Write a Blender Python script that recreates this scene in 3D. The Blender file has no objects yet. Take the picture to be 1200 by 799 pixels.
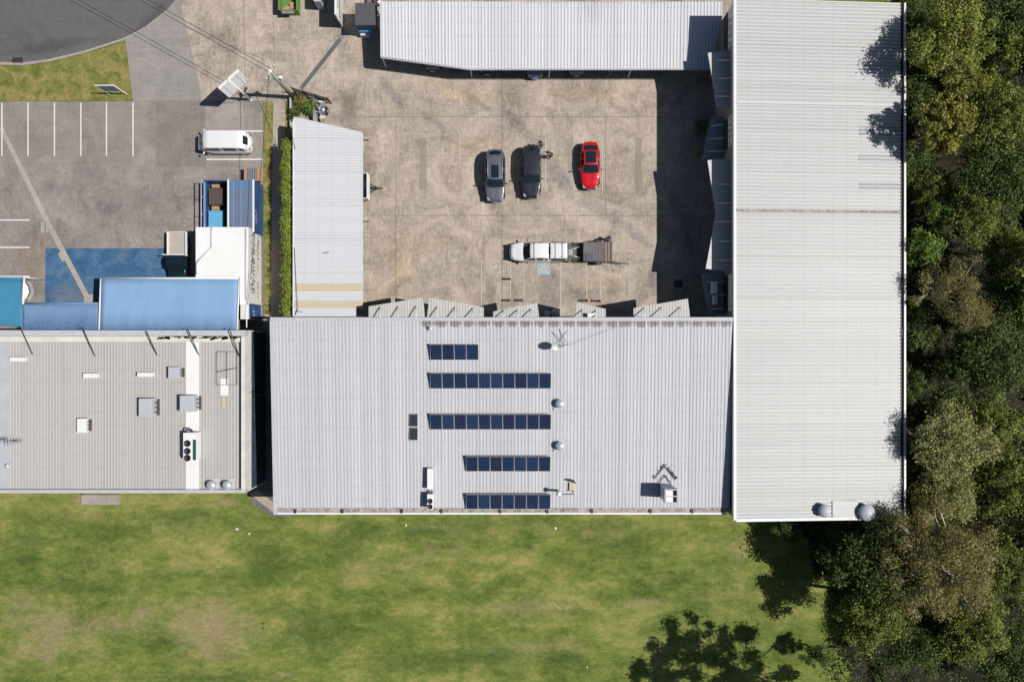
import bpy, math, random
import numpy as np
from mathutils import Vector, Matrix
random.seed(7)
rng = np.random.default_rng(11)
S = 0.0808; HC = 64.6
scene = bpy.context.scene
col = scene.collection
def R(d): return math.radians(d)
def W(px, py, h=0.0):
    k = S*(1-h/HC)
    return Vector(((px-600)*k, (399.5-py)*k, h))
def lin(c):
    c /= 255.0
    return c/12.92 if c <= .04045 else ((c+.055)/1.055)**2.4
def C(r, g, b, k=1.0): return (min(1, lin(r)*k), min(1, lin(g)*k), min(1, lin(b)*k), 1)

# ------------------------------------------------------------------ materials
class NT:
    def __init__(s, name):
        s.m = bpy.data.materials.new(name); s.m.use_nodes = True
        s.t = s.m.node_tree; s.b = s.t.nodes['Principled BSDF']; s.pos = None
    def n(s, typ, **kw):
        x = s.t.nodes.new(typ)
        for k, v in kw.items(): setattr(x, k, v)
        return x
    def l(s, a, b): s.t.links.new(a, b)
    def coord(s, kind='pos'):
        if kind == 'pos':
            return s.n('ShaderNodeNewGeometry').outputs['Position']
        return s.n('ShaderNodeTexCoord').outputs['Object']
    def mapping(s, src, loc=(0,0,0), rot=(0,0,0), scl=(1,1,1), typ='POINT'):
        m = s.n('ShaderNodeMapping', vector_type=typ)
        m.inputs['Location'].default_value = loc; m.inputs['Rotation'].default_value = rot; m.inputs['Scale'].default_value = scl
        s.l(src, m.inputs['Vector']); return m.outputs[0]
    def noise(s, src, scale, detail=4, rough=.55, dist=0.0):
        x = s.n('ShaderNodeTexNoise'); x.inputs['Scale'].default_value = scale; x.inputs['Detail'].default_value = detail
        x.inputs['Roughness'].default_value = rough; x.inputs['Distortion'].default_value = dist
        s.l(src, x.inputs['Vector']); return x.outputs['Fac']
    def ramp(s, fac, stops, interp='LINEAR'):
        x = s.n('ShaderNodeValToRGB'); e = x.color_ramp.elements; x.color_ramp.interpolation = interp
        while len(e) < len(stops): e.new(.5)
        for i, (p, c) in enumerate(stops):
            e[i].position = p; e[i].color = c if len(c) == 4 else (*c, 1)
        s.l(fac, x.inputs[0]); return x.outputs[0]
    def mix(s, fac, a, b, mode='MIX'):
        x = s.n('ShaderNodeMix', data_type='RGBA', blend_type=mode)
        if isinstance(fac, (int, float)): x.inputs[0].default_value = fac
        else: s.l(fac, x.inputs[0])
        for i, v in ((6, a), (7, b)):
            if isinstance(v, tuple): x.inputs[i].default_value = v
            else: s.l(v, x.inputs[i])
        return x.outputs[2]
    def math(s, op, a, b=0.0):
        x = s.n('ShaderNodeMath', operation=op)
        for i, v in ((0, a), (1, b)):
            if isinstance(v, (int, float)): x.inputs[i].default_value = v
            else: s.l(v, x.inputs[i])
        return x.outputs[0]
    def blob(s, src, cx, cy, rx, ry, rot=0.0):
        m = s.mapping(src, (cx, cy, 0), (0, 0, rot), (rx, ry, 1000), 'TEXTURE')
        g = s.n('ShaderNodeTexGradient', gradient_type='SPHERICAL'); s.l(m, g.inputs[0]); return g.outputs['Fac']
    def bump(s, fac, strength=.3, dist=.02):
        x = s.n('ShaderNodeBump'); x.inputs['Strength'].default_value = strength; x.inputs['Distance'].default_value = dist
        s.l(fac, x.inputs['Height']); s.l(x.outputs[0], s.b.inputs['Normal'])
    def fin(s, color, rough=.8, metal=0.0, spec=.3):
        if isinstance(color, tuple): s.b.inputs['Base Color'].default_value = color
        else: s.l(color, s.b.inputs['Base Color'])
        s.b.inputs['Roughness'].default_value = rough; s.b.inputs['Metallic'].default_value = metal
        s.b.inputs['Specular IOR Level'].default_value = spec
        return s.m
def sc(c, k): return (min(1, c[0]*k), min(1, c[1]*k), min(1, c[2]*k), 1)
def plain(name, c, rough=.6, metal=0.0, var=.08, scale=3.0, spec=.4, kind='obj'):
    t = NT(name); p = t.coord(kind); f = t.noise(p, scale, 5, .6)
    return t.fin(t.ramp(f, [(.3, sc(c, 1-var)), (.7, sc(c, 1+var))]), rough, metal, spec)
def blobmask(t, p, blobs, nz, edge=.35, amp=.9):
    """several soft patches summed; noise breaks their outline"""
    tot = None
    for (px, py, rx, ry, rot, w) in blobs:
        c = W(px, py)
        g = t.math('MULTIPLY', t.blob(p, c.x, c.y, rx*S, ry*S, rot), w)
        tot = g if tot is None else t.math('MAXIMUM', tot, g)
    v = t.math('ADD', tot, t.math('MULTIPLY', t.math('SUBTRACT', nz, .5), amp))
    x = t.n('ShaderNodeMapRange', interpolation_type='SMOOTHSTEP'); t.l(v, x.inputs[0])
    x.inputs[1].default_value = .15; x.inputs[2].default_value = .15+edge
    return x.outputs[0]
def paved(name, c, var=.16, stains=(), tints=(), rough=.85, big=.25, scr=(0.35, 5, 5)):
    t = NT(name); p = t.coord()
    a = t.noise(p, big, 6, .62, 1.2); b = t.noise(t.mapping(p, rot=(0, 0, .6), scl=(1, .35, 1)), 1.6, 6, .7, 2.5)
    g = t.noise(p, 7.0, 5, .75, .5); d = t.noise(t.mapping(p, rot=(0, 0, -.5), scl=(.3, 1.6, 1)), 2.2, 5, .7, 1.5)
    s_ = t.math('ADD', t.math('ADD', t.math('MULTIPLY', a, .35), t.math('MULTIPLY', b, .27)), t.math('ADD', t.math('MULTIPLY', g, .2), t.math('MULTIPLY', d, .18)))
    colr = t.ramp(s_, [(.38, sc(c, 1-2.1*var)), (.47, sc(c, 1-.55*var)), (.53, sc(c, 1+.45*var)), (.62, sc(c, 1+1.9*var))])
    for ang, ss, sg in ((.3, .9, 1), (1.3, .8, -1), (-.5, 1.1, 1), (0, .7, -1)):
        sn = t.noise(t.mapping(p, rot=(0, 0, ang), scl=(.09*ss, 2.6*ss, 1)), 1.0, 3, .6, 1.2)
        mk = t.ramp(sn, [(.60, (0, 0, 0, 1)), (.68, (1, 1, 1, 1))])
        colr = t.mix(t.math('MULTIPLY', mk, .30), colr, (1.22, 1.2, 1.18, 1) if sg > 0 else (.78, .77, .77, 1), 'MULTIPLY')
    nz = t.noise(p, .5, 6, .65, .8)
    for tint, k, blobs in tints:
        colr = t.mix(t.math('MULTIPLY', blobmask(t, p, blobs, nz, .6), k), colr, tint, 'MULTIPLY')
    spots = t.ramp(t.noise(p, 2.6, 2, .5), [(.71, (0, 0, 0, 1)), (.76, (1, 1, 1, 1))])
    colr = t.mix(t.math('MULTIPLY', spots, .35), colr, (.45, .42, .4, 1), 'MULTIPLY')
    t.bump(g, .25, .01)
    return t.fin(colr, rough, 0, .25)
def roofmetal(name, c, along='y', sheet=.76, var=.05, dirt=.12, rough=.5, stains=(), metal=0.0, dirtc=(.62, .58, .54, 1), cross=1.25):
    t = NT(name); p = t.coord()
    sx = t.n('ShaderNodeSeparateXYZ'); t.l(p, sx.inputs[0])
    v = sx.outputs[0] if along == 'y' else sx.outputs[1]
    wn = t.n('ShaderNodeTexWhiteNoise', noise_dimensions='1D'); t.l(t.math('FLOOR', t.math('DIVIDE', v, sheet)), wn.inputs['W'])
    wn2 = t.n('ShaderNodeTexWhiteNoise', noise_dimensions='1D'); t.l(t.math('FLOOR', t.math('DIVIDE', v, sheet*.43)), wn2.inputs['W'])
    scl = (3.0, .12, 1) if along == 'y' else (.12, 3.0, 1)
    st = t.noise(t.mapping(p, scl=scl), 1.0, 6, .7)
    big = t.noise(p, .12, 5, .6)
    s_ = t.math('ADD', t.math('ADD', t.math('MULTIPLY', wn.outputs[0], .22), t.math('MULTIPLY', wn2.outputs[0], .16)), t.math('ADD', t.math('MULTIPLY', st, .37), t.math('MULTIPLY', big, .25)))
    colr = t.ramp(s_, [(.25, sc(c, 1-1.6*var)), (.5, c), (.75, sc(c, 1+1.6*var))])
    fine = t.noise(t.mapping(p, scl=(scl[0]*1.0, scl[1]*6, 1) if along == 'y' else (scl[0]*6, scl[1], 1)), 2.0, 6, .75, .3)
    m = t.ramp(fine, [(.5, (0, 0, 0, 1)), (.75, (1, 1, 1, 1))])
    colr = t.mix(t.math('MULTIPLY', m, dirt), colr, dirtc, 'MULTIPLY')
    u_ = sx.outputs[1] if along == 'y' else sx.outputs[0]
    fr = t.math('FRACT', t.math('DIVIDE', u_, cross)); ln_ = t.math('LESS_THAN', fr, .09)
    colr = t.mix(t.math('MULTIPLY', ln_, .5), colr, (.90, .90, .90, 1), 'MULTIPLY')
    lap = t.math('LESS_THAN', t.math('FRACT', t.math('DIVIDE', v, sheet*4)), .035)
    colr = t.mix(t.math('MULTIPLY', lap, .5), colr, (.80, .79, .78, 1), 'MULTIPLY')
    rust = t.ramp(t.noise(p, 1.1, 3, .6), [(.73, (0, 0, 0, 1)), (.79, (1, 1, 1, 1))])
    colr = t.mix(t.math('MULTIPLY', rust, .25), colr, (.80, .70, .62, 1), 'MULTIPLY')
    nz = t.noise(t.mapping(p, scl=scl), 2.2, 5, .7)
    for tint, k, blobs, edge, amp in stains:
        colr = t.mix(t.math('MULTIPLY', blobmask(t, p, blobs, nz, edge, amp), k), colr, tint, 'MULTIPLY')
    return t.fin(colr, rough, metal, .35)

def leafmat(name, cols, transl=.25):
    t = NT(name); g = t.n('ShaderNodeNewGeometry'); p = t.coord('obj')
    f = t.math('ADD', t.math('MULTIPLY', g.outputs['Random Per Island'], .55), t.math('MULTIPLY', t.noise(p, .8, 3, .6), .55))
    n = len(cols)
    colr = t.ramp(f, [(.12+.76*i/(n-1), c) for i, c in enumerate(cols)])
    t.l(colr, t.b.inputs['Base Color']); t.b.inputs['Roughness'].default_value = .6; t.b.inputs['Specular IOR Level'].default_value = .25
    tr = t.n('ShaderNodeBsdfTranslucent'); t.l(colr, tr.inputs[0])
    mx = t.n('ShaderNodeMixShader'); mx.inputs[0].default_value = transl
    t.l(t.b.outputs[0], mx.inputs[1]); t.l(tr.outputs[0], mx.inputs[2])
    t.l(mx.outputs[0], t.t.nodes['Material Output'].inputs[0]); return t.m

# ------------------------------------------------------------------ mesh builder
class MB:
    def __init__(s): s.v = []; s.f = []; s.k = []; s.sm = []; s.pc = []
    def add(s, vs, fs, k=0, smooth=False):
        o = len(s.v); s.pc.append((o, len(s.f), len(vs), len(fs))); s.v += [tuple(v) for v in vs]
        for f in fs: s.f.append(tuple(i+o for i in f)); s.k.append(k); s.sm.append(smooth)
        return s
    def quad(s, a, b, c, d, k=0): return s.add([a, b, c, d], [(0, 1, 2, 3)], k)
    def poly(s, pts, k=0): return s.add(pts, [tuple(range(len(pts)))], k)
    def box(s, x0, y0, z0, x1, y1, z1, k=0):
        if x0 > x1: x0, x1 = x1, x0
        if y0 > y1: y0, y1 = y1, y0
        v = [(x0,y0,z0),(x1,y0,z0),(x1,y1,z0),(x0,y1,z0),(x0,y0,z1),(x1,y0,z1),(x1,y1,z1),(x0,y1,z1)]
        return s.add(v, [(0,3,2,1),(4,5,6,7),(0,1,5,4),(1,2,6,5),(2,3,7,6),(3,0,4,7)], k)
    def obox(s, c, sz, rot=0.0, k=0, tilt=0.0, roll=0.0):
        m = Matrix.Translation(Vector(c)) @ Matrix.Rotation(rot, 4, 'Z') @ Matrix.Rotation(tilt, 4, 'Y') @ Matrix.Rotation(roll, 4, 'X')
        hx, hy, hz = sz[0]/2, sz[1]/2, sz[2]/2
        v = [m @ Vector(p) for p in ((-hx,-hy,-hz),(hx,-hy,-hz),(hx,hy,-hz),(-hx,hy,-hz),(-hx,-hy,hz),(hx,-hy,hz),(hx,hy,hz),(-hx,hy,hz))]
        return s.add(v, [(0,3,2,1),(4,5,6,7),(0,1,5,4),(1,2,6,5),(2,3,7,6),(3,0,4,7)], k)
    def prism(s, pts, z0, z1, k=0):
        n = len(pts)
        area = sum(pts[i][0]*pts[(i+1)%n][1]-pts[(i+1)%n][0]*pts[i][1] for i in range(n))
        if area < 0: pts = pts[::-1]
        f0 = (lambda p: z0) if not callable(z0) else z0
        f1 = (lambda p: z1) if not callable(z1) else z1
        v = [(p[0], p[1], f0(p)) for p in pts]+[(p[0], p[1], f1(p)) for p in pts]
        return s.add(v, [tuple(range(n))[::-1], tuple(range(n, 2*n))]+[(i, (i+1)%n, n+(i+1)%n, n+i) for i in range(n)], k)
    def sheet(s, pts, z, k=0): return s.add([(p[0], p[1], z) for p in pts], [tuple(range(len(pts)))], k)
    def tube(s, pts, r, n=8, k=0, cap=True):
        pts = [Vector(p) for p in pts]; rs = r if isinstance(r, (list, tuple)) else [r]*len(pts)
        rings = []; up = Vector((0, 0, 1)); vs = []
        for i, p in enumerate(pts):
            d = (pts[min(i+1, len(pts)-1)]-pts[max(i-1, 0)]).normalized()
            a = d.cross(up)
            if a.length < .05: a = d.cross(Vector((1, 0, 0)))
            a.normalize(); b = d.cross(a)
            for j in range(n):
                t = 2*math.pi*j/n; vs.append(p+(a*math.cos(t)+b*math.sin(t))*rs[i])
        fs = []
        for i in range(len(pts)-1):
            for j in range(n): fs.append((i*n+j, i*n+(j+1)%n, (i+1)*n+(j+1)%n, (i+1)*n+j))
        if cap: fs += [tuple(range(n))[::-1], tuple((len(pts)-1)*n+j for j in range(n))]
        return s.add(vs, fs, k, True)
    def lathe(s, c, prof, n=20, k=0, smooth=True, rib=0.0):
        vs = []; fs = []
        for (r, z) in prof:
            for j in range(n):
                t = 2*math.pi*j/n; rr = r*(1+rib*(j % 2)); vs.append((c[0]+rr*math.cos(t), c[1]+rr*math.sin(t), c[2]+z))
        for i in range(len(prof)-1):
            for j in range(n): fs.append((i*n+j, i*n+(j+1)%n, (i+1)*n+(j+1)%n, (i+1)*n+j))
        fs.append(tuple((len(prof)-1)*n+j for j in range(n))); fs.append(tuple(range(n))[::-1])
        return s.add(vs, fs, k, smooth)
    def grid(s, fn, nu, nv, k=0, smooth=True):
        vs = [fn(i/nu, j/nv) for i in range(nu+1) for j in range(nv+1)]
        fs = [(i*(nv+1)+j, i*(nv+1)+j+1, (i+1)*(nv+1)+j+1, (i+1)*(nv+1)+j) for i in range(nu) for j in range(nv)]
        return s.add(vs, fs, k, smooth)
    def ribs(s, axis, t0, t1, iv, z, period=.3, rh=.035, k0=0, k1=1, pan=.66, off=0.0):
        """corrugated sheet. axis = direction the ribs run; iv(t) = (a, b) extent along it; z(x, y) = height"""
        n = int(math.ceil((t1-t0)/period)); prof = []
        for i in range(n):
            b = t0+i*period
            prof += [(b, 0, k0), (b+pan*period, 0, 9), (b+(pan+.07)*period, 1, k1), (b+period*.93, 1, 9)]
        prof.append((t0+n*period, 0, k0))
        prof = [(min(t, t1), h, kk) for t, h, kk in prof if t <= t1+period*.3]
        vs = []
        for (t, h, kk) in prof:
            a, b = iv(t)
            for u in (a, b):
                x, y = (u, t) if axis == 'x' else (t, u)
                vs.append((x, y, z(x, y)+h*rh))
        fs = []; ks = []
        for i in range(len(prof)-1):
            fs.append((2*i, 2*i+1, 2*i+3, 2*i+2) if axis == 'x' else (2*i, 2*i+2, 2*i+3, 2*i+1))
            ks.append(k0 if prof[i][2] == k0 and prof[i][1] == 0 and prof[i+1][1] == 0 else k1)
        o = len(s.v); s.v += vs
        for f, kk in zip(fs, ks): s.f.append(tuple(i+o for i in f)); s.k.append(kk); s.sm.append(False)
        return s
    def build_each(s, name, mats, parent=None, **kw):
        for (vo, fo, nv, nf) in s.pc:
            q = MB(); q.v = s.v[vo:vo+nv]; q.f = [tuple(i-vo for i in f) for f in s.f[fo:fo+nf]]; q.k = s.k[fo:fo+nf]; q.sm = s.sm[fo:fo+nf]; q.build(name, mats, parent, **kw)
    def build(s, name, mats, parent=None, local=False, kind=None, label=None, cat=None, group=None, bevel=0):
        me = bpy.data.meshes.new(name)
        vs = s.v
        if parent is not None and not local:
            im = (Matrix.Translation(parent.location) @ Matrix.Rotation(parent.rotation_euler.z, 4, 'Z')).inverted()
            vs = [tuple(im @ Vector(v)) for v in vs]
        o = bpy.data.objects.new(name, me)
        if parent is None and not local and kind != 'structure' and vs:   # origin at the base centre of the thing
            xs = [v[0] for v in vs]; ys = [v[1] for v in vs]; zs = [v[2] for v in vs]
            c = Vector(((min(xs)+max(xs))/2, (min(ys)+max(ys))/2, min(zs))); o.location = c
            vs = [(v[0]-c.x, v[1]-c.y, v[2]-c.z) for v in vs]
        me.from_pydata(vs, [], s.f)
        for m in (mats if isinstance(mats, (list, tuple)) else [mats]): me.materials.append(m)
        me.polygons.foreach_set('material_index', s.k); me.polygons.foreach_set('use_smooth', s.sm); me.update()
        col.objects.link(o)
        if parent is not None: o.parent = parent
        tag(o, label, cat, group, kind)
        if bevel:
            b = o.modifiers.new('edge', 'BEVEL'); b.width = bevel; b.segments = 2; b.limit_method = 'ANGLE'; b.angle_limit = R(40)
        return o
def tag(o, label=None, cat=None, group=None, kind=None):
    if label: o['label'] = label
    if cat: o['category'] = cat
    if group: o['group'] = group
    if kind: o['kind'] = kind
    return o
def thing(name, label, cat, loc=(0, 0, 0), rz=0.0, group=None):
    o = bpy.data.objects.new(name, None); col.objects.link(o); o.location = loc; o.rotation_euler = (0, 0, rz)
    o.empty_display_size = .3
    return tag(o, label, cat, group)
def dup(root, loc, rz, label=None, group=None, scl=None):
    def cp(o, par):
        c = o.copy(); col.objects.link(c)
        if par is not None: c.parent = par
        for ch in kids.get(o.name, []): cp(ch, c)
        return c
    kids = {}
    def gather(o):
        kids[o.name] = list(o.children)
        for ch in o.children: gather(ch)
    gather(root); r = cp(root, None); r.location = loc; r.rotation_euler = (0, 0, rz)
    if scl: r.scale = (scl,)*3 if isinstance(scl, (int, float)) else scl
    if label: r['label'] = label
    if group: r['group'] = group
    return r
def poly(*pts, h=0.0): return [tuple(W(x, y, h)[:2]) for x, y in pts]

# ------------------------------------------------------------------ material library
YD = (.40, .338, .278, 1)
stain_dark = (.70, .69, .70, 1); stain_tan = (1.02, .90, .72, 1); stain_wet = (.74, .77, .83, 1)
m_yard = paved('yard_concrete', YD, .27, tints=(
    (stain_wet, 1.0, [(610, 150, 60, 13, -.75, 1), (655, 205, 50, 15, -.95, 1.1), (700, 245, 45, 13, -.45, 1.1), (745, 275, 35, 11, -.7, 1), (768, 320, 12, 40, .1, 1), (460, 110, 36, 11, -.9, 1), (505, 140, 50, 8, -.6, .9), (643, 340, 17, 40, 0, 1.2), (560, 120, 60, 9, -.6, .8), (330, 95, 40, 18, .3, .6)]),
    ((1.12, 1.1, 1.08, 1), .9, [(540, 200, 50, 60, 0, .7), (450, 170, 30, 50, 0, .7), (560, 110, 90, 16, 0, .6), (760, 130, 60, 18, 0, .6), (300, 40, 60, 30, 0, .6)]),
    (stain_tan, .55, [(470, 310, 22, 70, 0, 1), (560, 170, 60, 20, 0, .8), (540, 110, 80, 18, -.3, .8), (700, 110, 90, 14, 0, .8), (420, 60, 30, 12, -.8, .7), (445, 350, 30, 20, 0, 1), (500, 290, 60, 14, .4, .7), (700, 330, 60, 20, 0, .6)]),
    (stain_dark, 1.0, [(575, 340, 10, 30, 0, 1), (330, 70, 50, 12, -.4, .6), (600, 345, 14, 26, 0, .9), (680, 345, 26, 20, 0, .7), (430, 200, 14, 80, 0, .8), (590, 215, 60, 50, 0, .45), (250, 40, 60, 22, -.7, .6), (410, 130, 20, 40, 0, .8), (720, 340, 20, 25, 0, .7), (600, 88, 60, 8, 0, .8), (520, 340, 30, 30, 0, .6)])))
m_park = paved('carpark_concrete', (.27, .24, .222, 1), .2, tints=(
    (stain_dark, .8, [(210, 160, 50, 22, 0, .8), (60, 150, 60, 25, 0, .5), (140, 240, 90, 30, .2, .6), (70, 220, 60, 16, 0, .6)]),
    (stain_tan, .6, [(40, 300, 30, 60, 0, .9), (240, 230, 26, 26, 0, .5)])))
m_apron = paved('apron_concrete', (.285, .262, .245, 1), .12)
m_slab_light = paved('slab_concrete', (.32, .285, .255, 1), .14)
m_slab_dark = paved('slab_dark_concrete', (.235, .208, .19, 1), .14)
m_road = paved('road_asphalt', (.125, .12, .12, 1), .13, tints=((stain_dark, .9, [(170, 30, 60, 10, .8, 1), (60, 55, 80, 12, .15, .9)]),), big=.12)
m_kerb = paved('kerb_concrete', (.36, .32, .28, 1), .15)
m_path = paved('path_concrete', (.40, .34, .29, 1), .1)
m_trench = paved('trench_concrete', (.40, .355, .31, 1), .1)
m_bluepaint = None
def bluepaint():
    t = NT('faded_blue_paint'); p = t.coord()
    a = t.noise(p, .6, 6, .65, 1.0); b = t.noise(p, 5, 5, .7)
    c1 = t.ramp(a, [(.34, C(52, 88, 120)), (.5, C(64, 103, 138)), (.66, C(88, 118, 142))])
    wear = t.ramp(t.math('ADD', t.math('MULTIPLY', b, .6), t.math('MULTIPLY', a, .4)), [(.55, (0, 0, 0, 1)), (.68, (1, 1, 1, 1))])
    worn = blobmask(t, p, [(85, 345, 45, 20, 0, 1), (160, 350, 50, 12, 0, .7), (146, 298, 18, 6, 0, .8)], a, .6)
    c2 = t.mix(t.math('MULTIPLY', wear, .5), c1, C(128, 122, 118))
    c2 = t.mix(t.math('MULTIPLY', worn, .55), c2, C(112, 116, 122))
    return t.fin(c2, .8)
m_bluepaint = bluepaint()
def grassmat(name, lush=1.0, plainfield=True):
    t = NT(name); p = t.coord()
    big = t.noise(t.mapping(p, scl=(1, 1.9, 1)), .085, 7, .6, .15); mid = t.noise(t.mapping(p, scl=(1, 1.7, 1)), .38, 7, .66, .1)
    fine = t.noise(p, 5.5, 8, .85); tuft = t.noise(t.mapping(p, scl=(1, 1.6, 1)), 1.5, 6, .7, .1)
    s_ = t.math('ADD', t.math('ADD', t.math('MULTIPLY', big, .28), t.math('MULTIPLY', mid, .28)), t.math('ADD', t.math('MULTIPLY', fine, .26), t.math('MULTIPLY', tuft, .18)))
    dark = C(60, 77, 34); green = C(88, 104, 45); mg = C(114, 124, 61); pale = C(143, 140, 82); tan = C(168, 152, 110)
    colr = t.ramp(s_, [(.39, dark), (.455, green), (.51, mg), (.56, pale), (.63, tan)])
    if plainfield:
        nz = t.noise(p, .35, 7, .7, 1.0); nz2 = t.noise(p, .8, 6, .7, .6)
        tanm = blobmask(t, p, [(245, 735, 80, 62, 0, 1.2), (60, 735, 80, 60, 0, 1.0), (150, 730, 90, 30, 0, .8), (440, 665, 60, 20, 0, .6), (330, 790, 60, 12, 0, .6), (215, 665, 60, 16, 0, .6), (60, 755, 95, 40, 0, .85), (130, 660, 60, 26, 0, .6), (615, 712, 85, 20, 0, .8), (640, 757, 90, 14, 0, .7), (755, 706, 40, 9, 0, .8), (510, 650, 70, 28, 0, .5), (105, 586, 32, 8, 0, 1.2), (262, 588, 28, 8, 0, 1.2), (515, 618, 60, 9, 0, .6), (870, 640, 30, 30, 0, .55), (650, 625, 120, 8, 0, .55), (850, 690, 60, 20, 0, .5), (900, 770, 60, 30, 0, .5)], nz, 1.0, 2.6)
        grm = blobmask(t, p, [(315, 660, 44, 40, 0, 1.3), (375, 745, 70, 40, 0, 1.1), (560, 770, 110, 22, 0, 1.0), (420, 625, 60, 30, 0, .9), (50, 610, 60, 25, 0, .8), (150, 620, 80, 20, 0, .9), (110, 690, 110, 14, 0, 1.0), (280, 695, 90, 9, 0, .8), (500, 775, 130, 28, 0, 1.0), (560, 620, 50, 26, 0, .7), (620, 640, 18, 9, 0, .8), (750, 640, 40, 34, 0, .8), (200, 605, 110, 22, 0, .8), (30, 630, 40, 40, 0, .8), (250, 795, 140, 16, 0, 1), (400, 640, 50, 60, 0, .6), (700, 780, 120, 20, 0, .5)], nz, .9, 2.0)
        tfine = t.ramp(t.math('ADD', t.math('MULTIPLY', fine, .5), t.math('MULTIPLY', tuft, .5)), [(.38, C(126, 118, 82)), (.52, C(148, 135, 100)), (.64, C(170, 152, 120))])
        gfine = t.ramp(t.math('ADD', t.math('MULTIPLY', fine, .5), t.math('MULTIPLY', tuft, .5)), [(.38, C(58, 76, 34)), (.52, C(80, 98, 44)), (.66, C(104, 116, 56))])
        colr = t.mix(t.math('MULTIPLY', grm, .85), colr, gfine)
        colr = t.mix(t.math('MULTIPLY', tanm, .88), colr, tfine)
        litter = t.ramp(t.noise(p, 9, 1, .4), [(.72, (0, 0, 0, 1)), (.76, (1, 1, 1, 1))])
        lm = blobmask(t, p, [(880, 700, 90, 70, 0, 1.2), (750, 620, 60, 14, 0, .5)], nz2, .5)
        colr = t.mix(t.math('MULTIPLY', litter, lm), colr, C(190, 180, 150))
    t.bump(fine, .6, .05)
    return t.fin(colr, .9, 0, .15)
m_grass = grassmat('grass_field')
m_verge = None
def vergemat():
    t = NT('verge_grass'); p = t.coord()
    a = t.noise(p, .8, 6, .65, .6); b = t.noise(p, 6, 5, .7)
    f = t.math('ADD', t.math('MULTIPLY', a, .62), t.math('MULTIPLY', b, .38))
    t.bump(b, .6, .04)
    return t.fin(t.ramp(f, [(.40, C(92, 100, 50)), (.48, C(118, 120, 62)), (.55, C(140, 130, 78)), (.62, C(160, 138, 102))]), .9, 0, .15)
m_verge = vergemat()
def littermat():
    t = NT('forest_floor'); p = t.coord()
    a = t.noise(p, .5, 6, .7, 1.5); b = t.noise(p, 5, 6, .75, .5)
    f = t.math('ADD', t.math('MULTIPLY', a, .5), t.math('MULTIPLY', b, .5))
    t.bump(b, 1, .08)
    return t.fin(t.ramp(f, [(.36, C(24, 28, 18)), (.5, C(44, 44, 32)), (.64, C(84, 78, 64))]), .95, 0, .1)
m_litter = littermat()
m_white_paint = plain('line_paint', (.70, .69, .67, 1), .7, 0, .12, 6)
m_fadedline = plain('faded_line_paint', (.50, .455, .40, 1), .8, 0, .1, 5)
m_joint = plain('joint_sealant', (.24, .21, .185, 1), .9, 0, .25, 2, kind='pos')
m_joint_soft = plain('soft_joint', (.30, .26, .225, 1), .9, 0, .2, 2, kind='pos')
edge_y = [(320+i*22, 379, 26, 7, 0, 1) for i in range(25)]
m_roofS = roofmetal('grey_sheet_roof', (.56, .558, .58, 1), 'y', .76, .06, .2, stains=(((.36, .32, .31, 1), .85, [(510+i*15, 380, 12, 8, 0, .7) for i in range(24)], .35, 1.1),
            ((.78, .75, .73, 1), .6, [(658, 470, 16, 26, 0, .8), (655, 520, 14, 26, 0, .8), (660, 575, 18, 30, 0, .8)], .6, 1.0)))
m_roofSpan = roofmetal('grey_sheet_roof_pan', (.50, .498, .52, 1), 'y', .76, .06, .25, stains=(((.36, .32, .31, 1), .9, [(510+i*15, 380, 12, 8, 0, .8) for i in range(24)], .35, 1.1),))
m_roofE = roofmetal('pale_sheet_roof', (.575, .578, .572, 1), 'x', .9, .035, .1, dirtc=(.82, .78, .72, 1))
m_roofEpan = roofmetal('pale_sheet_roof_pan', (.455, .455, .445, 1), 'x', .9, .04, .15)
m_roofC = roofmetal('carport_sheet_roof', (.68, .69, .71, 1), 'y', .76, .045, .12, stains=(((.55, .53, .56, 1), .8, [(640, 12, 90, 16, 0, .9), (700, 10, 60, 20, 0, .9), (760, 14, 40, 14, 0, .7), (690, 30, 30, 30, 0, .55), (560, 10, 90, 12, 0, .6), (480, 8, 50, 10, 0, .6)], .5, 1.3),))
m_roofCpan = roofmetal('carport_sheet_pan', (.58, .59, .61, 1), 'y', .76, .045, .15, stains=(((.55, .53, .56, 1), .8, [(640, 12, 90, 16, 0, .9), (700, 10, 60, 20, 0, .9), (760, 14, 40, 14, 0, .7), (560, 10, 90, 12, 0, .6)], .5, 1.3),))
m_roofH = roofmetal('shed_sheet_roof', (.70, .71, .72, 1), 'x', .76, .03, .08)
m_roofHpan = roofmetal('shed_sheet_pan', (.56, .57, .59, 1), 'x', .76, .03, .1)
m_roofT = roofmetal('old_tray_roof', (.49, .47, .445, 1), 'y', .9, .035, .3, dirtc=(.8, .77, .74, 1))
m_roofTpan = roofmetal('old_tray_roof_pan', (.43, .41, .39, 1), 'y', .9, .035, .3, dirtc=(.8, .77, .74, 1))
m_roofTblue = plain('bluish_flashing', (.47, .48, .53, 1), .5, 0, .08, 1)
m_transl = plain('beige_fibreglass', C(196, 184, 158), .6, 0, .05, 2)
m_skyl = plain('grey_skylight_sheet', (.30, .31, .33, 1), .4, 0, .08, 2)
m_white = plain('white_metal', (.78, .78, .77, 1), .45, 0, .04, 2)
m_whiteroof = plain('white_membrane', (.80, .80, .78, 1), .6, 0, .05, .6)
m_offwhite = plain('cream_render', (.66, .64, .59, 1), .8, 0, .1, 1.2)
m_gutter = plain('gutter_grey', (.50, .50, .52, 1), .5, 0, .08, 2)
m_gutterdirt = plain('gutter_dirt', (.34, .31, .285, 1), .9, 0, .5, 2.5)
m_dark = plain('dark_metal', (.035, .038, .042, 1), .6, 0, .2, 4)
m_black = plain('black_rubber', (.018, .018, .02, 1), .75, 0, .2, 4)
m_steel = plain('galvanised_steel', (.38, .40, .42, 1), .4, .4, .15, 3)
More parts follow.
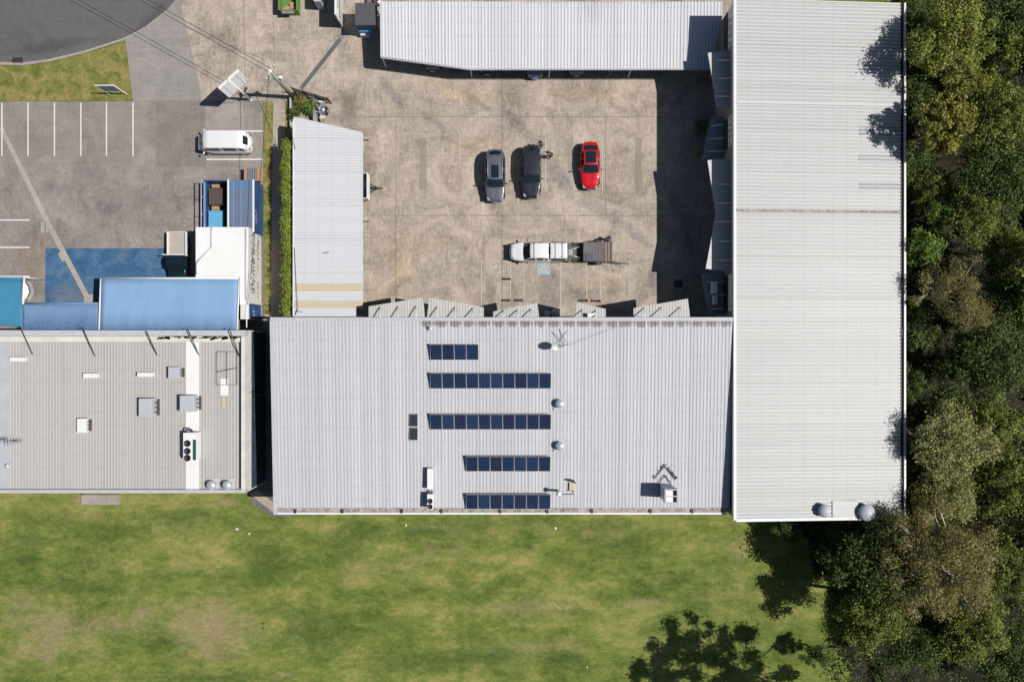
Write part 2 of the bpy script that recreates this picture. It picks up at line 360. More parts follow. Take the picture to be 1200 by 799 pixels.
m_wall = plain('painted_block_wall', (.24, .24, .25, 1), .85, 0, .08, 1)
m_wallS = plain('grey_block_wall', (.36, .36, .36, 1), .85, 0, .1, 1)
m_glassdark = plain('dark_window_glass', (.015, .02, .028, 1), .08, 0, .1, 1, .6)
m_awn = roofmetal('awning_sheet', (.52, .515, .50, 1), 'y', .6, .04, .3)
m_awnE = roofmetal('awning_sheet_east', (.62, .60, .58, 1), 'x', .6, .03, .1)
m_awnlow = roofmetal('awning_sheet_dark', (.30, .33, .36, 1), 'x', .6, .05, .2)  # darker, bluer sheet for the two low canopies
def fabric(name, c1, c2, c3):
    t = NT(name); p = t.coord(); sx = t.n('ShaderNodeSeparateXYZ'); t.l(p, sx.inputs[0])
    a = t.noise(t.mapping(p, scl=(1.5, .5, 1)), .8, 5, .6); b = t.noise(p, 6, 3, .5)
    yy = t.n('ShaderNodeMapRange'); t.l(sx.outputs[1], yy.inputs[0]); yy.inputs[1].default_value = W(0, 386, 3).y; yy.inputs[2].default_value = W(0, 366, 3).y
    f = t.math('ADD', t.math('MULTIPLY', a, .5), t.math('MULTIPLY', yy.outputs[0], .5))
    cc = t.ramp(f, [(.2, c3), (.5, c1), (.8, c2)])
    fl = t.ramp(b, [(.66, (0, 0, 0, 1)), (.70, (1, 1, 1, 1))])
    low = t.math('SUBTRACT', 1.0, yy.outputs[0])
    cc = t.mix(t.math('MULTIPLY', t.math('MULTIPLY', fl, low), .6), cc, C(170, 195, 225))
    return t.fin(cc, .75, 0, .2)
m_awnblue = fabric('blue_canvas', C(122, 154, 190), C(134, 168, 204), C(98, 128, 168))
m_awnblue2 = fabric('blue_canvas_weathered', C(104, 132, 168), C(120, 148, 182), C(76, 104, 144))
m_teal = plain('teal_canvas', C(66, 134, 166), .7, 0, .06, 1)
m_bluewall = plain('blue_painted_wall', C(50, 80, 126), .6, 0, .08, 1)
m_bluefloor = plain('blue_pit_floor', C(48, 88, 118), .7, 0, .1, 2)
m_containerroof = plain('slate_blue_roof', C(102, 116, 140), .6, 0, .06, .9)
m_containerroof2 = plain('worn_blue_roof', C(92, 120, 152), .6, 0, .08, .9)
m_cyan = plain('light_blue_cover', C(104, 172, 206), .6, 0, .04, 2)
m_wood = plain('raw_timber', C(176, 138, 108), .8, 0, .15, 5)
m_wooddk = plain('weathered_timber', C(92, 82, 78), .85, 0, .2, 5)
m_slat = plain('brown_slat', C(118, 108, 102), .8, 0, .2, 4)
m_pole = plain('grey_pole_timber', C(142, 142, 128), .85, 0, .15, 2)
m_yellow = plain('yellow_paint', C(222, 160, 50), .6, 0, .05)
m_charroof = plain('charcoal_roof', C(84, 84, 88), .6, 0, .06, 1)
m_greenbin = plain('green_bin_paint', C(98, 132, 66), .6, 0, .12, 3)
m_skin = plain('skin', C(188, 140, 112), .6); m_hair = plain('dark_hair', C(34, 28, 26), .7)
m_navy = plain('navy_cloth', C(58, 62, 96), .85); m_blackcloth = plain('black_cloth', C(34, 30, 34), .9); m_browncloth = plain('brown_cloth', C(72, 58, 54), .9); m_greycloth = plain('grey_cloth', C(84, 80, 90), .9)
m_boot = plain('boot_leather', C(40, 34, 30), .7)
m_panel = None
def solarmat():
    t = NT('solar_cells'); p = t.coord('obj'); sx = t.n('ShaderNodeSeparateXYZ'); t.l(p, sx.inputs[0])
    def line(v, per, w):
        f = t.math('FRACT', t.math('ADD', t.math('DIVIDE', v, per), .5)); d = t.math('ABSOLUTE', t.math('SUBTRACT', f, .5))
        return t.math('LESS_THAN', d, w)
    g = t.math('MAXIMUM', line(sx.outputs[0], .165, .07), line(sx.outputs[1], .165, .05))
    oi = t.n('ShaderNodeObjectInfo')
    base = t.ramp(oi.outputs['Random'], [(0, C(22, 34, 56)), (.35, C(30, 50, 78)), (.6, C(24, 40, 66)), (1, C(32, 34, 56))])
    cc = t.mix(t.math('MULTIPLY', g, .5), base, C(78, 94, 124))
    return t.fin(cc, .22, 0, .5)
m_panel = solarmat(); m_alu = plain('aluminium_frame', (.62, .63, .66, 1), .5, .1, .05)

def carpaint(name, c, rough=.28, metal=.3):
    m = plain(name, c, rough, metal, .02, 1, .5); b = m.node_tree.nodes['Principled BSDF']
    b.inputs['Coat Weight'].default_value = .8; b.inputs['Coat Roughness'].default_value = .05; return m
m_cgrey = carpaint('metallic_grey_paint', C(118, 122, 130), .35, .5); m_cblack = carpaint('dark_car_paint', C(58, 60, 70), .3, .4)
m_cred = carpaint('red_car_paint', C(205, 20, 34), .3, .1); m_cwhite = carpaint('white_car_paint', (.76, .76, .77, 1), .35, 0)
m_csilver = carpaint('silver_car_paint', C(150, 156, 166), .35, .5); m_cblue = carpaint('blue_grey_car_paint', C(128, 148, 180), .35, .3)
m_cdark = carpaint('black_green_paint', C(22, 46, 52), .15, .3)
m_carglass = plain('car_glass', (.012, .022, .03, 1), .06, 0, .1, 1, .8); m_tyre = m_black
m_trim = plain('black_plastic', (.025, .025, .028, 1), .5)
m_lamp = plain('headlamp_lens', (.38, .40, .43, 1), .15, .2, .03); m_red = plain('tail_lamp_lens', (.35, .01, .01, 1), .2)
m_plate = plain('number_plate', (.65, .65, .6, 1), .5)

# ------------------------------------------------------------------ the ground
def sheet(name, pts, z, m, kind='structure'):
    return MB().sheet(pts, z).build(name, m, kind=kind)
MB().grid(lambda u, v: (-420+840*u, -420+840*v, 0), 4, 4, 0, False).build('ground', m_grass, kind='structure')
sheet('car_park', poly((-300, 118), (236, 118), (240, 118), (308, 118), (309, 376), (316, 376), (316, 600), (296, 590), (290, 575), (-300, 575)), .004, m_park)
sheet('yard', poly((213, 10), (232, -60), (900, -60), (900, 400), (309, 400), (309, 118.0), (236, 118.0), (234, 100)), .008, m_yard)
sheet('driveway_apron', poly((213, 10), (234, 100), (236, 118), (156, 118), (147, 52), (150, 30), (190, -60), (232, -60)), .0085, m_apron)
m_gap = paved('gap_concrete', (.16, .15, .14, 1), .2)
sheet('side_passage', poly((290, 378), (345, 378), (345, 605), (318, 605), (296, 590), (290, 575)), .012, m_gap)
sheet('dirt_corner', poly((292, 578), (320, 600), (320, 588), (302, 574)), .016, paved('bare_dirt', (.42, .33, .26, 1), .12))
road_arc = [(-260, 66), (-120, 72), (0, 73), (28, 73.5), (60, 69), (100, 59.5), (145, 45), (170, 32), (198, 10), (207, 0), (222, -18), (250, -60), (262, -120)]
def arcpts(off):
    r = []
    for i, (x, y) in enumerate(road_arc):
        a = road_arc[max(0, i-1)]; b = road_arc[min(len(road_arc)-1, i+1)]
        dx, dy = b[0]-a[0], b[1]-a[1]; L = math.hypot(dx, dy); r.append((x-dy/L*off*-1, y+dx/L*off))
    return r
sheet('road', poly(*(arcpts(0)+[(-100, -260), (-400, -200)])), .013, m_road)
kb = MB(); A = poly(*arcpts(0)); B = poly(*arcpts(3.8)); Cc = poly(*arcpts(1.0))
for i in range(len(A)-1):
    g = .10 if i < 6 else .05
    kb.prism([A[i], A[i+1], Cc[i+1], Cc[i]], 0, .02)
    kb.prism([Cc[i], Cc[i+1], B[i+1], B[i]], 0, g)
kb.build('kerb', m_kerb, kind='structure')
vg = [(-260, 70), (-120, 76), (0, 77), (28, 77.5), (60, 73), (100, 63.5), (145, 51)]
MB().prism(poly(*(vg+[(148, 54), (156, 119), (-260, 119)])), 0, .09).build('grass_verge', m_verge, kind='structure')
MB().prism(poly((308.5, 119), (320.5, 119), (319, 200), (317, 369), (309, 369)), 0, .03).build('grass_strip', m_verge, kind='structure')
sheet('footpath', poly((320.5, 119), (329, 119), (335, 374), (317, 374)), .014, m_path)
MB().prism(poly((335, 118), (342.5, 118), (344, 372), (330, 372)), 0, .03).build('garden_bed', m_verge, kind='structure')
MB().prism(poly((307.6, 270), (309, 270), (310, 372), (308.4, 372)), 0, .08).build('timber_edging', m_slat, label='brown timber edging beside the white graffitied wall', cat='edging')
wf = [(1046, -260), (1400, -260), (1400, 1000), (1010, 1000), (1000, 820), (985, 760), (975, 700), (950, 650), (935, 604), (1046, 600)]
rdw = random.Random(3); wj = []
for a_, b_ in zip(wf, wf[1:]+wf[:1]):
    n_ = 40 if a_[0] <= 1010 and b_[0] <= 1010 else 1
    for i in range(n_):
        x_, y_ = a_[0]+(b_[0]-a_[0])*i/n_, a_[1]+(b_[1]-a_[1])*i/n_
        wj.append((x_+(rdw.gauss(0, 3.5)+5*math.sin(y_*.13) if n_ > 1 and y_ > 606 else 0), y_))
sheet('woodland_floor', poly(*wj), .012, m_litter)
# trench patches, slabs, painted area
sheet('slab_dark', poly((183, 119), (240, 119), (240, 195), (183, 195)), .012, m_slab_dark)
sheet('slab_light', poly((240.6, 122), (285, 122), (286, 153), (240.6, 153)), .012, m_slab_light)
sheet('slab_left', poly((0, 122), (182.4, 120), (160, 195), (-40, 195)), .012, paved('slab_mid', (.265, .235, .215, 1), .14))
sheet('blue_painted_bay', poly((53, 291), (201, 291), (201, 330), (228, 330), (228, 360), (53, 360)), .012, m_bluepaint)
tp = MB(); tz = .018
tp.sheet(poly((-1, 150), (4, 150), (60, 262), (104, 345), (99, 348), (54, 264)), tz)
tp.sheet(poly((48, 260), (54, 260), (57, 272.5), (48, 272.5)), tz+.004).sheet(poly((68, 297), (74, 294), (79, 303), (73, 307)), tz+.004).sheet(poly((98.5, 345), (110, 345), (110, 357), (98.5, 357)), tz+.004)
tp.build('trench_patch', m_trench, kind='structure')
def strip(mb, x0, y0, x1, y1, w, z, k=0):
    a, b = W(x0, y0), W(x1, y1); d = (b-a).normalized(); n = Vector((-d.y, d.x, 0))*w/2
    mb.add([(a+n)[:2]+(z,), (b+n)[:2]+(z,), (b-n)[:2]+(z,), (a-n)[:2]+(z,)], [(0, 3, 2, 1)], k)
j = MB()
for s_ in ((385, 137, 846, 137), (425, 252.5, 846, 253), (588.5, 86, 588.5, 373), (464, 253, 464, 360), (213, 30, 310, 70)):
    strip(j, *s_, .07, .022)
for s_ in ((160, 118.6, 308, 118.6), (-40, 195.5, 308, 195.5), (183, 119, 183, 195), (53, 196, 53, 330), (260, 160, 240, 153), (158, 196, 183, 172)):
    strip(j, *s_, .05, .022, 1)
for s_ in ((428, 137, 428, 90), (710, 137, 710, 253), (800, 253, 800, 340), (464, 137, 464, 252), (700, 90, 700, 137)):
    strip(j, *s_, .05, .022, 1)
for (x, y) in ((121, 243), (251, 63), (700, 343)):
    c = W(x, y); j.sheet([(c.x+.14*math.cos(t*.785), c.y+.14*math.sin(t*.785)) for t in range(8)], .023)
j.build('slab_joints', [m_joint, m_joint_soft], kind='structure')
ln = MB()
for x in (2.5, 33, 64, 95, 125, 156): strip(ln, x, 120.5, x, 183, .12, .026)
for y in (258, 290, 324): strip(ln, -30, y, 35, y, .12, .026)
strip(ln, 242, 154, 308, 154, .13, .026); strip(ln, 242, 187, 308, 187, .13, .026)
ln.build('car_park_lines', m_white_paint, kind='structure')
ln = MB()
for (x, y0, y1) in ((539, 163, 198), (574, 161, 240), (607, 161, 240), (639.3, 161, 225), (672.5, 161, 224), (706, 161, 225), (564, 305, 365), (598, 306, 350), (614, 308, 350), (657, 307, 375), (687.5, 309, 353), (704, 309, 353), (737, 306, 365), (388, -30, 34)):
    strip(ln, x, y0, x, y1, .10, .026)
ln.build('yard_lines', m_fadedline, kind='structure')
dg = MB(); c0, c1 = W(629, 307), W(645, 322)
dg.sheet([(c0.x, c1.y), (c1.x, c1.y), (c1.x, c0.y), (c0.x, c0.y)], .026, 0)
cx, cy = W(638, 314)[:2]
def ring(mb, cx, cy, r, w, z, k, a0=0, a1=360, n=20):
    for i in range(n):
        t0, t1 = R(a0+(a1-a0)*i/n), R(a0+(a1-a0)*(i+1)/n)
        mb.add([(cx+r*math.cos(t0), cy+r*math.sin(t0), z), (cx+(r+w)*math.cos(t0), cy+(r+w)*math.sin(t0), z), (cx+(r+w)*math.cos(t1), cy+(r+w)*math.sin(t1), z), (cx+r*math.cos(t1), cy+r*math.sin(t1), z)], [(0, 1, 2, 3)], k)
ring(dg, cx, cy-.1, .25, .08, .030, 1, 100, 400); strip(dg, 637.5, 309.5, 638, 316, .09, .030, 1); strip(dg, 638, 316, 641, 316, .08, .030, 1); strip(dg, 641, 316, 642.5, 319, .08, .030, 1)
ring(dg, W(637.3, 309)[0], W(637.3, 309)[1], 0.0, .08, .031, 1)
dg.build('disabled_bay_marking', [plain('faded_pale_blue_paint', C(162, 170, 172), .8, 0, .2, 6), plain('worn_white_paint', (.50, .50, .49, 1), .8, 0, .2, 8)], kind='structure')
gr = MB()
for (x0, y0, x1, y1) in ((492, 162, 500, 223), (745, 162, 752, 224)):
    a, b = W(x0, y0), W(x1, y1); gr.sheet([(a.x, b.y), (b.x, b.y), (b.x, a.y), (a.x, a.y)], .024)
gr.build('slab_infill', paved('slab_infill_concrete', (.30, .26, .22, 1), .15), kind='structure')
# drain grate diagonal
def drain(name, x0, y0, x1, y1, w, label):
    o = MB(); strip(o, x0, y0, x1, y1, w, .026, 1); a, b = W(x0, y0), W(x1, y1); d = b-a; L = d.length; rz = math.atan2(d.y, d.x); n = int(L/.12)
    for i in range(n): o.obox(a+d*((i+.5)/n)+Vector((0, 0, .034)), (.045, w*.5, .012), rz, 0)
    o.obox((a+b)/2+Vector((-.5*w*.55*math.sin(rz), .5*w*.55*math.cos(rz), .034)), (L, .04, .012), rz, 0); o.obox((a+b)/2-Vector((-.5*w*.55*math.sin(rz), .5*w*.55*math.cos(rz), 0))+Vector((0, 0, .034)), (L, .04, .012), rz, 0)
    o.build(name, [m_dark, plain('drain_edge_concrete', (.22, .22, .215, 1), .9)], label=label, cat='drain')
drain('drain_grate', 353, 104, 399, 46, .42, 'long diagonal drain grate across the pale yard beside the slat fence')
o = MB(); strip(o, 397, 43, 404, 43, .5, .03); o.build('drain_pit_cover', plain('pit_grey', (.22, .225, .23, 1), .8), label='square grey pit cover at the upper end of the diagonal drain', cat='pit cover')
a = W(790, 328); b = W(800, 337)
MB().box(a.x, b.y, .01, b.x, a.y, .04).build('pit_cover', m_dark, label='dark square pit cover in the shaded corner of the yard', cat='pit cover')
dp = MB(); c = W(21, 72)
dp.obox((c.x, c.y, .06), (1.0, .32, .07), .0, 0); dp.obox((c.x, c.y+.2, .03), (.9, .3, .02), 0, 0)
dp.build('kerb_drain', m_dark, label='dark kerb drain inlet at the edge of the road', cat='drain')

# ------------------------------------------------------------------ big buildings
X_E0, X_E1 = 233.5*S, 416.7*S; Y_E1, Y_E0 = 361*S, -188.8*S
zE = lambda x, y=0: 6.5-0.85*(x-X_E0)/(X_E1-X_E0)
bE = thing('warehouse', 'long warehouse with pale ribbed metal roof between the yard and the trees', 'warehouse', ((X_E0+X_E1)/2, (Y_E0+Y_E1)/2, 0))
MB().prism([(X_E0+.15, Y_E0+.15), (X_E1-.1, Y_E0+.15), (X_E1-.1, Y_E1-.15), (X_E0+.15, Y_E1-.15)], 0, lambda p: zE(p[0])-.12).build('wall', m_wall, bE)
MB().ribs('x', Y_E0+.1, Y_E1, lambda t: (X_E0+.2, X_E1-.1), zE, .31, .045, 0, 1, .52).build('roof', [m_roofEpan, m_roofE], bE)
f = MB(); f.box(X_E0, Y_E0, 6.1, X_E0+.22, Y_E1, 6.54)
f.prism([(X_E0+.22, Y_E0-.12), (X_E1+.3, Y_E0-.12), (X_E1+.3, Y_E0+.12), (X_E0+.22, Y_E0+.12)], lambda p: zE(p[0])-.3, lambda p: zE(p[0])+.07)
f.build('fascia', m_white, bE)
g = MB(); zg = zE(X_E1)
g.box(X_E1-.1, Y_E0+.12, zg-.14, X_E1+.34, Y_E1, zg-.11, 1); g.box(X_E1+.2, Y_E0+.12, zg-.11, X_E1+.36, Y_E1, zg+.04, 0); g.box(X_E1-.14, Y_E0+.12, zg-.11, X_E1-.10, Y_E1, zg+.03, 2)
for yy in (-120, -108, 4, 53, -155):
    g.box(X_E1-.16, yy*S, zg-.1, X_E1+.05, yy*S+.7, zg+.045, 1)
g.build('gutter', [m_white, m_dark, plain('rusty_edge', C(150, 112, 104), .9)], bE)
fl = MB()
for y in (121, 247): fl.box(X_E0+.2, W(0, y, 6.3).y-.09, 6.0, X_E1-.14, W(0, y, 6.3).y+.09, 6.05)
me = []
fl = MB()
for y, hgt in ((121, .02), (247, .012)):
    yy = W(0, y, 6.3).y
    fl.prism([(X_E0+.2, yy-.1), (X_E1-.14, yy-.1), (X_E1-.14, yy+.1), (X_E0+.2, yy+.1)], lambda p: zE(p[0])+.03, lambda p: zE(p[0])+.075, 0 if y == 121 else 1)
fl.build_each('lap_flashing', [m_roofE, m_gutterdirt], bE)
for y0, y1 in ((149, 160), (181, 191), (213, 223)):
    a, b = W(1007, y0, 5.9), W(1055, y1, 5.75)
    sk = MB(); sk.ribs('x', b.y, a.y, lambda t: (a.x, min(b.x, X_E1-.16)), lambda x, y: zE(x)+.006, .31, .045, 0, 0, .52)
    sk.build('skylight', m_skyl, bE)
# windows on the yard face of the east warehouse
for (y0, y1) in ((12, 57), (137, 172), (322, 365)):
    ya, yb = W(0, y0, 5.0).y, W(0, y1, 5.0).y; xw = X_E0+.15
    w = MB().box(xw-.05, yb, 3.5, xw, ya, 4.5).build('window', m_dark, bE)
    MB().box(xw-.07, yb+.06, 3.56, xw-.05, ya-.06, 4.44).build('pane', m_glassdark, w)
    v = MB(); v.box(xw-.05, yb, 4.75, xw, ya, 5.75)
    v.build('vent_panel', m_white, bE)
    sl = MB(); n = 5 if y1 < 300 else 0
    for i in range(n):
        L = (ya-yb)/n
        sl.box(xw-.065, yb+L*i+.15, 4.95, xw-.05, yb+L*(i+1)-.15, 5.55)
    if n: sl.build_each('louvre', m_steel, bE)
for (y0, y1) in ((66, 118), (142, 182), (195, 245), (255, 308), (326, 366)):
    ya, yb = W(0, y0, 2.0).y, W(0, y1, 2.0).y; xw = X_E0+.15
    d = MB(); d.box(xw-.04, yb, .02, xw, ya, 3.2)
    for i in range(16): d.box(xw-.06, yb+.05, .05+i*.195, xw-.04, ya-.05, .2+i*.195)
    d.build('roller_door', m_steel, bE)
# skillion roof vents on the east roof
def domevent(x, y, r, base, label, h=.5):
    c = W(x, y, base+.3); c.z = base
    t = thing('roof_ventilator', label, 'roof vent', c)
    MB().lathe(c, [(r*.75, -.05), (r*.75, h*.5)], 20).build('neck', m_steel, t)
    MB().lathe(c, [(r, h*.5), (r*1.0, h*.56), (r*.8, h*.78), (r*.45, h*.93), (.05, h)], 28, 0, True, -.05).build('cowl', m_roofTblue, t); return t
domevent(966, 598, .58, zE(24.8), 'smaller grey domed roof vent near the lower edge of the long pale roof', .75)
domevent(1015, 600, .74, zE(28.6), 'larger grey domed roof vent by the lower right corner of the long pale roof', .8)
MB().obox((W(990, 596, 6)[0], W(990, 596, 6)[1], zE(27)+.055), (2.2, 1.4, .02)).build('flashing_patch', m_roofE, bE)
# ---- south building
X_S0, X_S1 = -255*S, 233.2*S; Y_S1, Y_S0 = 24.7*S, -185.5*S
zS = lambda x, y: 6.48-.95*(Y_S1-y)/(Y_S1-Y_S0)
bS = thing('warehouse', 'wide grey ribbed-roof warehouse carrying rows of solar panels above the lawn', 'warehouse', ((X_S0+X_S1)/2, (Y_S0+Y_S1)/2, 0))
MB().prism([(X_S0+.25, Y_S0+.2), (X_S1-.05, Y_S0+.2), (X_S1-.05, Y_S1-.2), (X_S0+.25, Y_S1-.2)], 0, lambda p: zS(*p)-.1).build('wall', m_wallS, bS)
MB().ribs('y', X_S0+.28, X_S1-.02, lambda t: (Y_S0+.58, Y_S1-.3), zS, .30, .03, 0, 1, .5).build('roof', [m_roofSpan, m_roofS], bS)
f = MB(); f.box(X_S0, Y_S1-.3, 6.1, X_S1-.02, Y_S1+.02, 6.53); f.build('ridge_capping', m_gutter, bS)
f = MB(); f.prism([(X_S0-.02, Y_S0), (X_S0+.28, Y_S0), (X_S0+.28, Y_S1-.31), (X_S0-.02, Y_S1-.31)], lambda p: zS(*p)-.4, lambda p: zS(*p)+.08)
f.build('barge_capping', m_gutter, bS)
g = MB(); zz = zS(0, Y_S0); g.box(X_S0+.29, Y_S0+.18, zz-.3, X_S1-.4, Y_S0+.57, zz-.02, 1)
g.box(X_S0+.29, Y_S0, zz-.35, X_S1-.3, Y_S0+.17, zz+.06, 0)
for i in range(9):
    x = X_S0+2+i*4.35+random.uniform(-.8, .8); g.box(x, Y_S0+.1, zz-.1, x+.22, Y_S0+.46, zz+.07, 2)
g.build('box_gutter', [m_white, m_gutterdirt, m_dark], bS)
for (x0, x1) in ((432, 496), (504, 566), (579, 630), (676, 710), (743, 806)):
    a, b = W(x0, 375, 0), W(x1, 375, 0); d = MB(); yw = Y_S1-.2
    d.box(a.x, yw, .02, b.x, yw+.04, 3.4)
    for i in range(17): d.box(a.x+.05, yw+.04, .05+i*.195, b.x-.05, yw+.06, .2+i*.195)
    d.build('roller_door', m_steel, bS)
for x in (346, 380, 540, 640, 725, 830):
    c = W(x, 375, 0); w = MB().box(c.x-.9, Y_S1-.2, 5.0, c.x+.9, Y_S1-.15, 5.9).build('window', m_white, bS)
    MB().box(c.x-.82, Y_S1-.15, 5.07, c.x+.82, Y_S1-.13, 5.83).build('pane', m_glassdark, w)
# ---- old south-west building
X_W1, Y_W1, Y_W0 = -288.8*S, 11.6*S, -164.7*S; X_W0 = -62.0
bW = thing('flat_roof_building', 'beige flat-roofed building with parapets and air conditioners at the lower left', 'building', ((X_W0+X_W1)/2, (Y_W0+Y_W1)/2, 0))
MB().box(X_W0, Y_W0, 0, X_W1, Y_W1, 4.2).build('wall', m_offwhite, bW)
MB().box(X_W1, Y_W0+.1, .05, X_W1+.03, Y_W1-.1, 3.5).build('shade_tinted_wall_paint', plain('shade_dark_blue_wall_paint', C(44, 62, 80), .8, 0, .5, 1.2), bW)  # blue lower wall paint, its colour darkened to carry the neighbour's cast shade
k5 = 1-4.6/HC
def W5(x, y): return W(x, y, 4.6)
rx0, rx1, ry0, ry1 = X_W0+.3, W5(284.5, 0).x, W5(0, 575).y, W5(0, 396).y
MB().ribs('y', rx0, rx1, lambda t: (ry0, ry1), lambda x, y: 4.5, .27, .035, 0, 1, .62).build('roof', [m_roofTpan, m_roofT], bW)
p = MB(); p.box(X_W0, W5(0, 400.5).y, 4.2, W5(284.8, 0).x, Y_W1-.55, 4.75, 1); p.box(X_W0, Y_W1-.5, 4.2, X_W1, Y_W1, 5.0, 0)
p.box(rx1+.02, Y_W0+.3, 4.2, X_W1, Y_W1-.56, 5.0, 1)
p.box(X_W0, Y_W0, 4.2, X_W1, Y_W0+.28, 4.85, 0)
p.build('parapet', [m_gutter, m_offwhite], bW)
a = W5(-4, 386); b = W5(9, 575)
MB().prism([(a.x, b.y+.2), (b.x, b.y+.2), (b.x, a.y-1.2), (a.x, a.y-1.2)], 4.5, 4.62).build('box_flashing', m_roofTblue, bW)
a, b = W5(217.5, 396), W5(233, 573.5)
MB().box(a.x, b.y, 4.5, b.x, a.y-.05, 4.58).build('walkway_strip', m_whiteroof, bW)
g = MB(); a, b = W5(184, 392), W5(284, 397)
for i in range(60):
    x = random.uniform(a.x, b.x); y = random.uniform(b.y, a.y); g.obox((x, y, 4.78), (random.uniform(.15, .6), random.uniform(.08, .2), .05), random.uniform(-.4, .4))
tag(g.build('leaf_debris', plain('leaf_litter_brown', C(88, 74, 60), .95, 0, .3, 4)), 'line of brown leaf debris along the beige parapet', 'debris', None, 'stuff')
f = MB(); f.tube([W(254, 412, 4.75), W(278, 412, 4.75), W(278, 451, 4.75), W(254, 451, 4.75), W(254, 412, 4.75)], .02, 6); f.tube([W(266, 412, 4.75), W(266, 451, 4.75)], .02, 6); f.tube([W(254, 436, 4.75), W(278, 431, 4.75)], .02, 6)
for q in ((254, 412), (278, 412), (278, 451), (254, 451)): f.tube([W(*q, 4.5), W(*q, 4.75)], .02, 6)
f.build('conduit_loop', m_dark, label='thin rectangular conduit loop on the beige roof near its right parapet', cat='conduit')
# stay rods
for i, (x0, y0, x1, y1, w) in enumerate(((25, 386, 38, 415, 'leftmost'), (98, 387, 111, 417, 'second from the left'), (172, 389, 184, 416, 'third from the left'), (221, 388, 233, 416, 'fourth from the left, over the white walkway strip'), (270, 388, 280, 417, 'rightmost'))):
    s_ = MB(); s_.tube([W(x0, y0, 5.6), W(x1, y1, 4.55)], .045, 6); s_.tube([W(x0, y0, 5.6), W(x0-1.5, y0-3, 4.4)], .03, 6)
    s_.build('stay_rod', m_dark, label='dark stay rod on the beige roof, '+w, cat='stay rod', group='stay rods along the beige parapet')
    p_ = MB(); 
# air conditioners on the SW roof
def acunit(name, x0, y0, x1, y1, z, h, label, top, fans=(), pipes='right', group=None, cat='air conditioner', legs=True):
    a, b = W(x0, y0, z+h), W(x1, y1, z+h); cx, cy = (a.x+b.x)/2, (a.y+b.y)/2
    t = thing(name, label, cat, (cx, cy, z), 0, group)
    MB().box(a.x, b.y, z+.06, b.x, a.y, z+h).build('casing', top, t, bevel=.02)
    s_ = MB(); s_.box(a.x+.05, b.y+.04, z, a.x+.15, a.y-.04, z+.06); s_.box(b.x-.15, b.y+.04, z, b.x-.05, a.y-.04, z+.06); s_.build_each('base_rail', m_steel, t)
    for (fx, fy, fr) in fans:
        c = W(fx, fy, z+h+.02)
        fn = MB().lathe((c.x, c.y, z+h), [(fr, 0), (fr, .05), (fr*.85, .06), (fr*.84, .01)], 20).build('fan_guard', m_trim, t)
        bl = MB()
        for i in range(5):
            an = i*math.tau/5; bl.obox((c.x+fr*.42*math.cos(an), c.y+fr*.42*math.sin(an), z+h+.035), (fr*.7, fr*.2, .01), an, 0)
        bl.lathe((c.x, c.y, z+h+.03), [(fr*.2, 0), (fr*.18, .03)], 10); bl.build('fan', m_steel, fn)
    if pipes:
        pp = MB(); sx = b.x if pipes == 'right' else a.x; d = .25 if pipes == 'right' else -.25
        for i in range(3):
            y = a.y+(b.y-a.y)*(.25+.25*i); pp.tube([(sx, y, z+h*.5), (sx+d, y, z+h*.5), (sx+d, y-.1, z+.05)], .03, 6)
        pp.box(sx+d-.16, b.y+.1, z+.01, sx+d+.02, a.y-.1, z+.1, 1); pp.build('pipework', [m_dark, m_wooddk], t)
    return t
RW = 4.54
acunit('split_air_conditioner', 11, 418.5, 28, 423.5, RW, .5, 'slim white unit near the upper left corner of the beige roof', m_white, pipes=None)
acunit('split_air_conditioner', 97, 437.5, 113, 443, RW, .5, 'slim white unit second from the left in the upper row on the beige roof', m_white, pipes=None)
acunit('split_air_conditioner', 160.5, 436.5, 178, 441.5, RW, .5, 'slim white unit beside the upper grey cooler on the beige roof', m_white, pipes=None)
acunit('roof_air_conditioner', 197, 430, 209, 443.5, RW, .6, 'small blue-grey rooftop unit touching the white walkway strip', m_roofTblue)
acunit('roof_air_conditioner', 162.5, 467, 178, 489, RW, .8, 'larger blue-grey rooftop unit standing alone in the middle of the beige roof', m_roofTblue)
acunit('roof_air_conditioner', 210.5, 463.5, 227, 482.5, RW+.04, .9, 'blue-grey rooftop unit standing on the white walkway strip', m_roofTblue)
acunit('roof_air_conditioner', 90, 490.5, 100, 507, RW, .5, 'small white rooftop unit alone at the left of the beige roof', m_white)
acunit('condenser_unit', 214.5, 507, 230, 538, RW+.04, 1.0, 'white condenser with three round black fans on the white walkway strip', m_white, ((219.5, 519.5, .29), (219.5, 528.5, .29), (219.5, 537-.5, .29)), pipes=None)
a, b = W(226, 515, 5.6), W(230, 539, 5.6)
m_greenpanel = plain('green_coil_panel', C(40, 84, 84), .5)
for nm in ('coil',): MB().box(a.x, b.y, 5.585, b.x-.02, a.y, 5.61).build('coil_panel', m_greenpanel, bpy.data.objects['condenser_unit'])
hp = MB(); hp.tube([W(218, 507, 5.2), W(218, 503.5, 5.3), W(224, 503, 5.3), W(225.5, 506, 5.0)], .07, 8); hp.build('hose_loop', m_dark, bpy.data.objects['condenser_unit'])
a, b = W(258, 443.5, 4.62), W(267, 463.5, 4.62)
MB().box(a.x, b.y, 4.53, b.x, a.y, 4.60).build('roof_sheet_patch', m_whiteroof, bW)
a, b = W(260, 464.5, 4.6), W(264.5, 478, 4.6); MB().box(a.x, b.y, 4.53, b.x, a.y, 4.578).build('roof_stain_sheet', m_transl, bW)
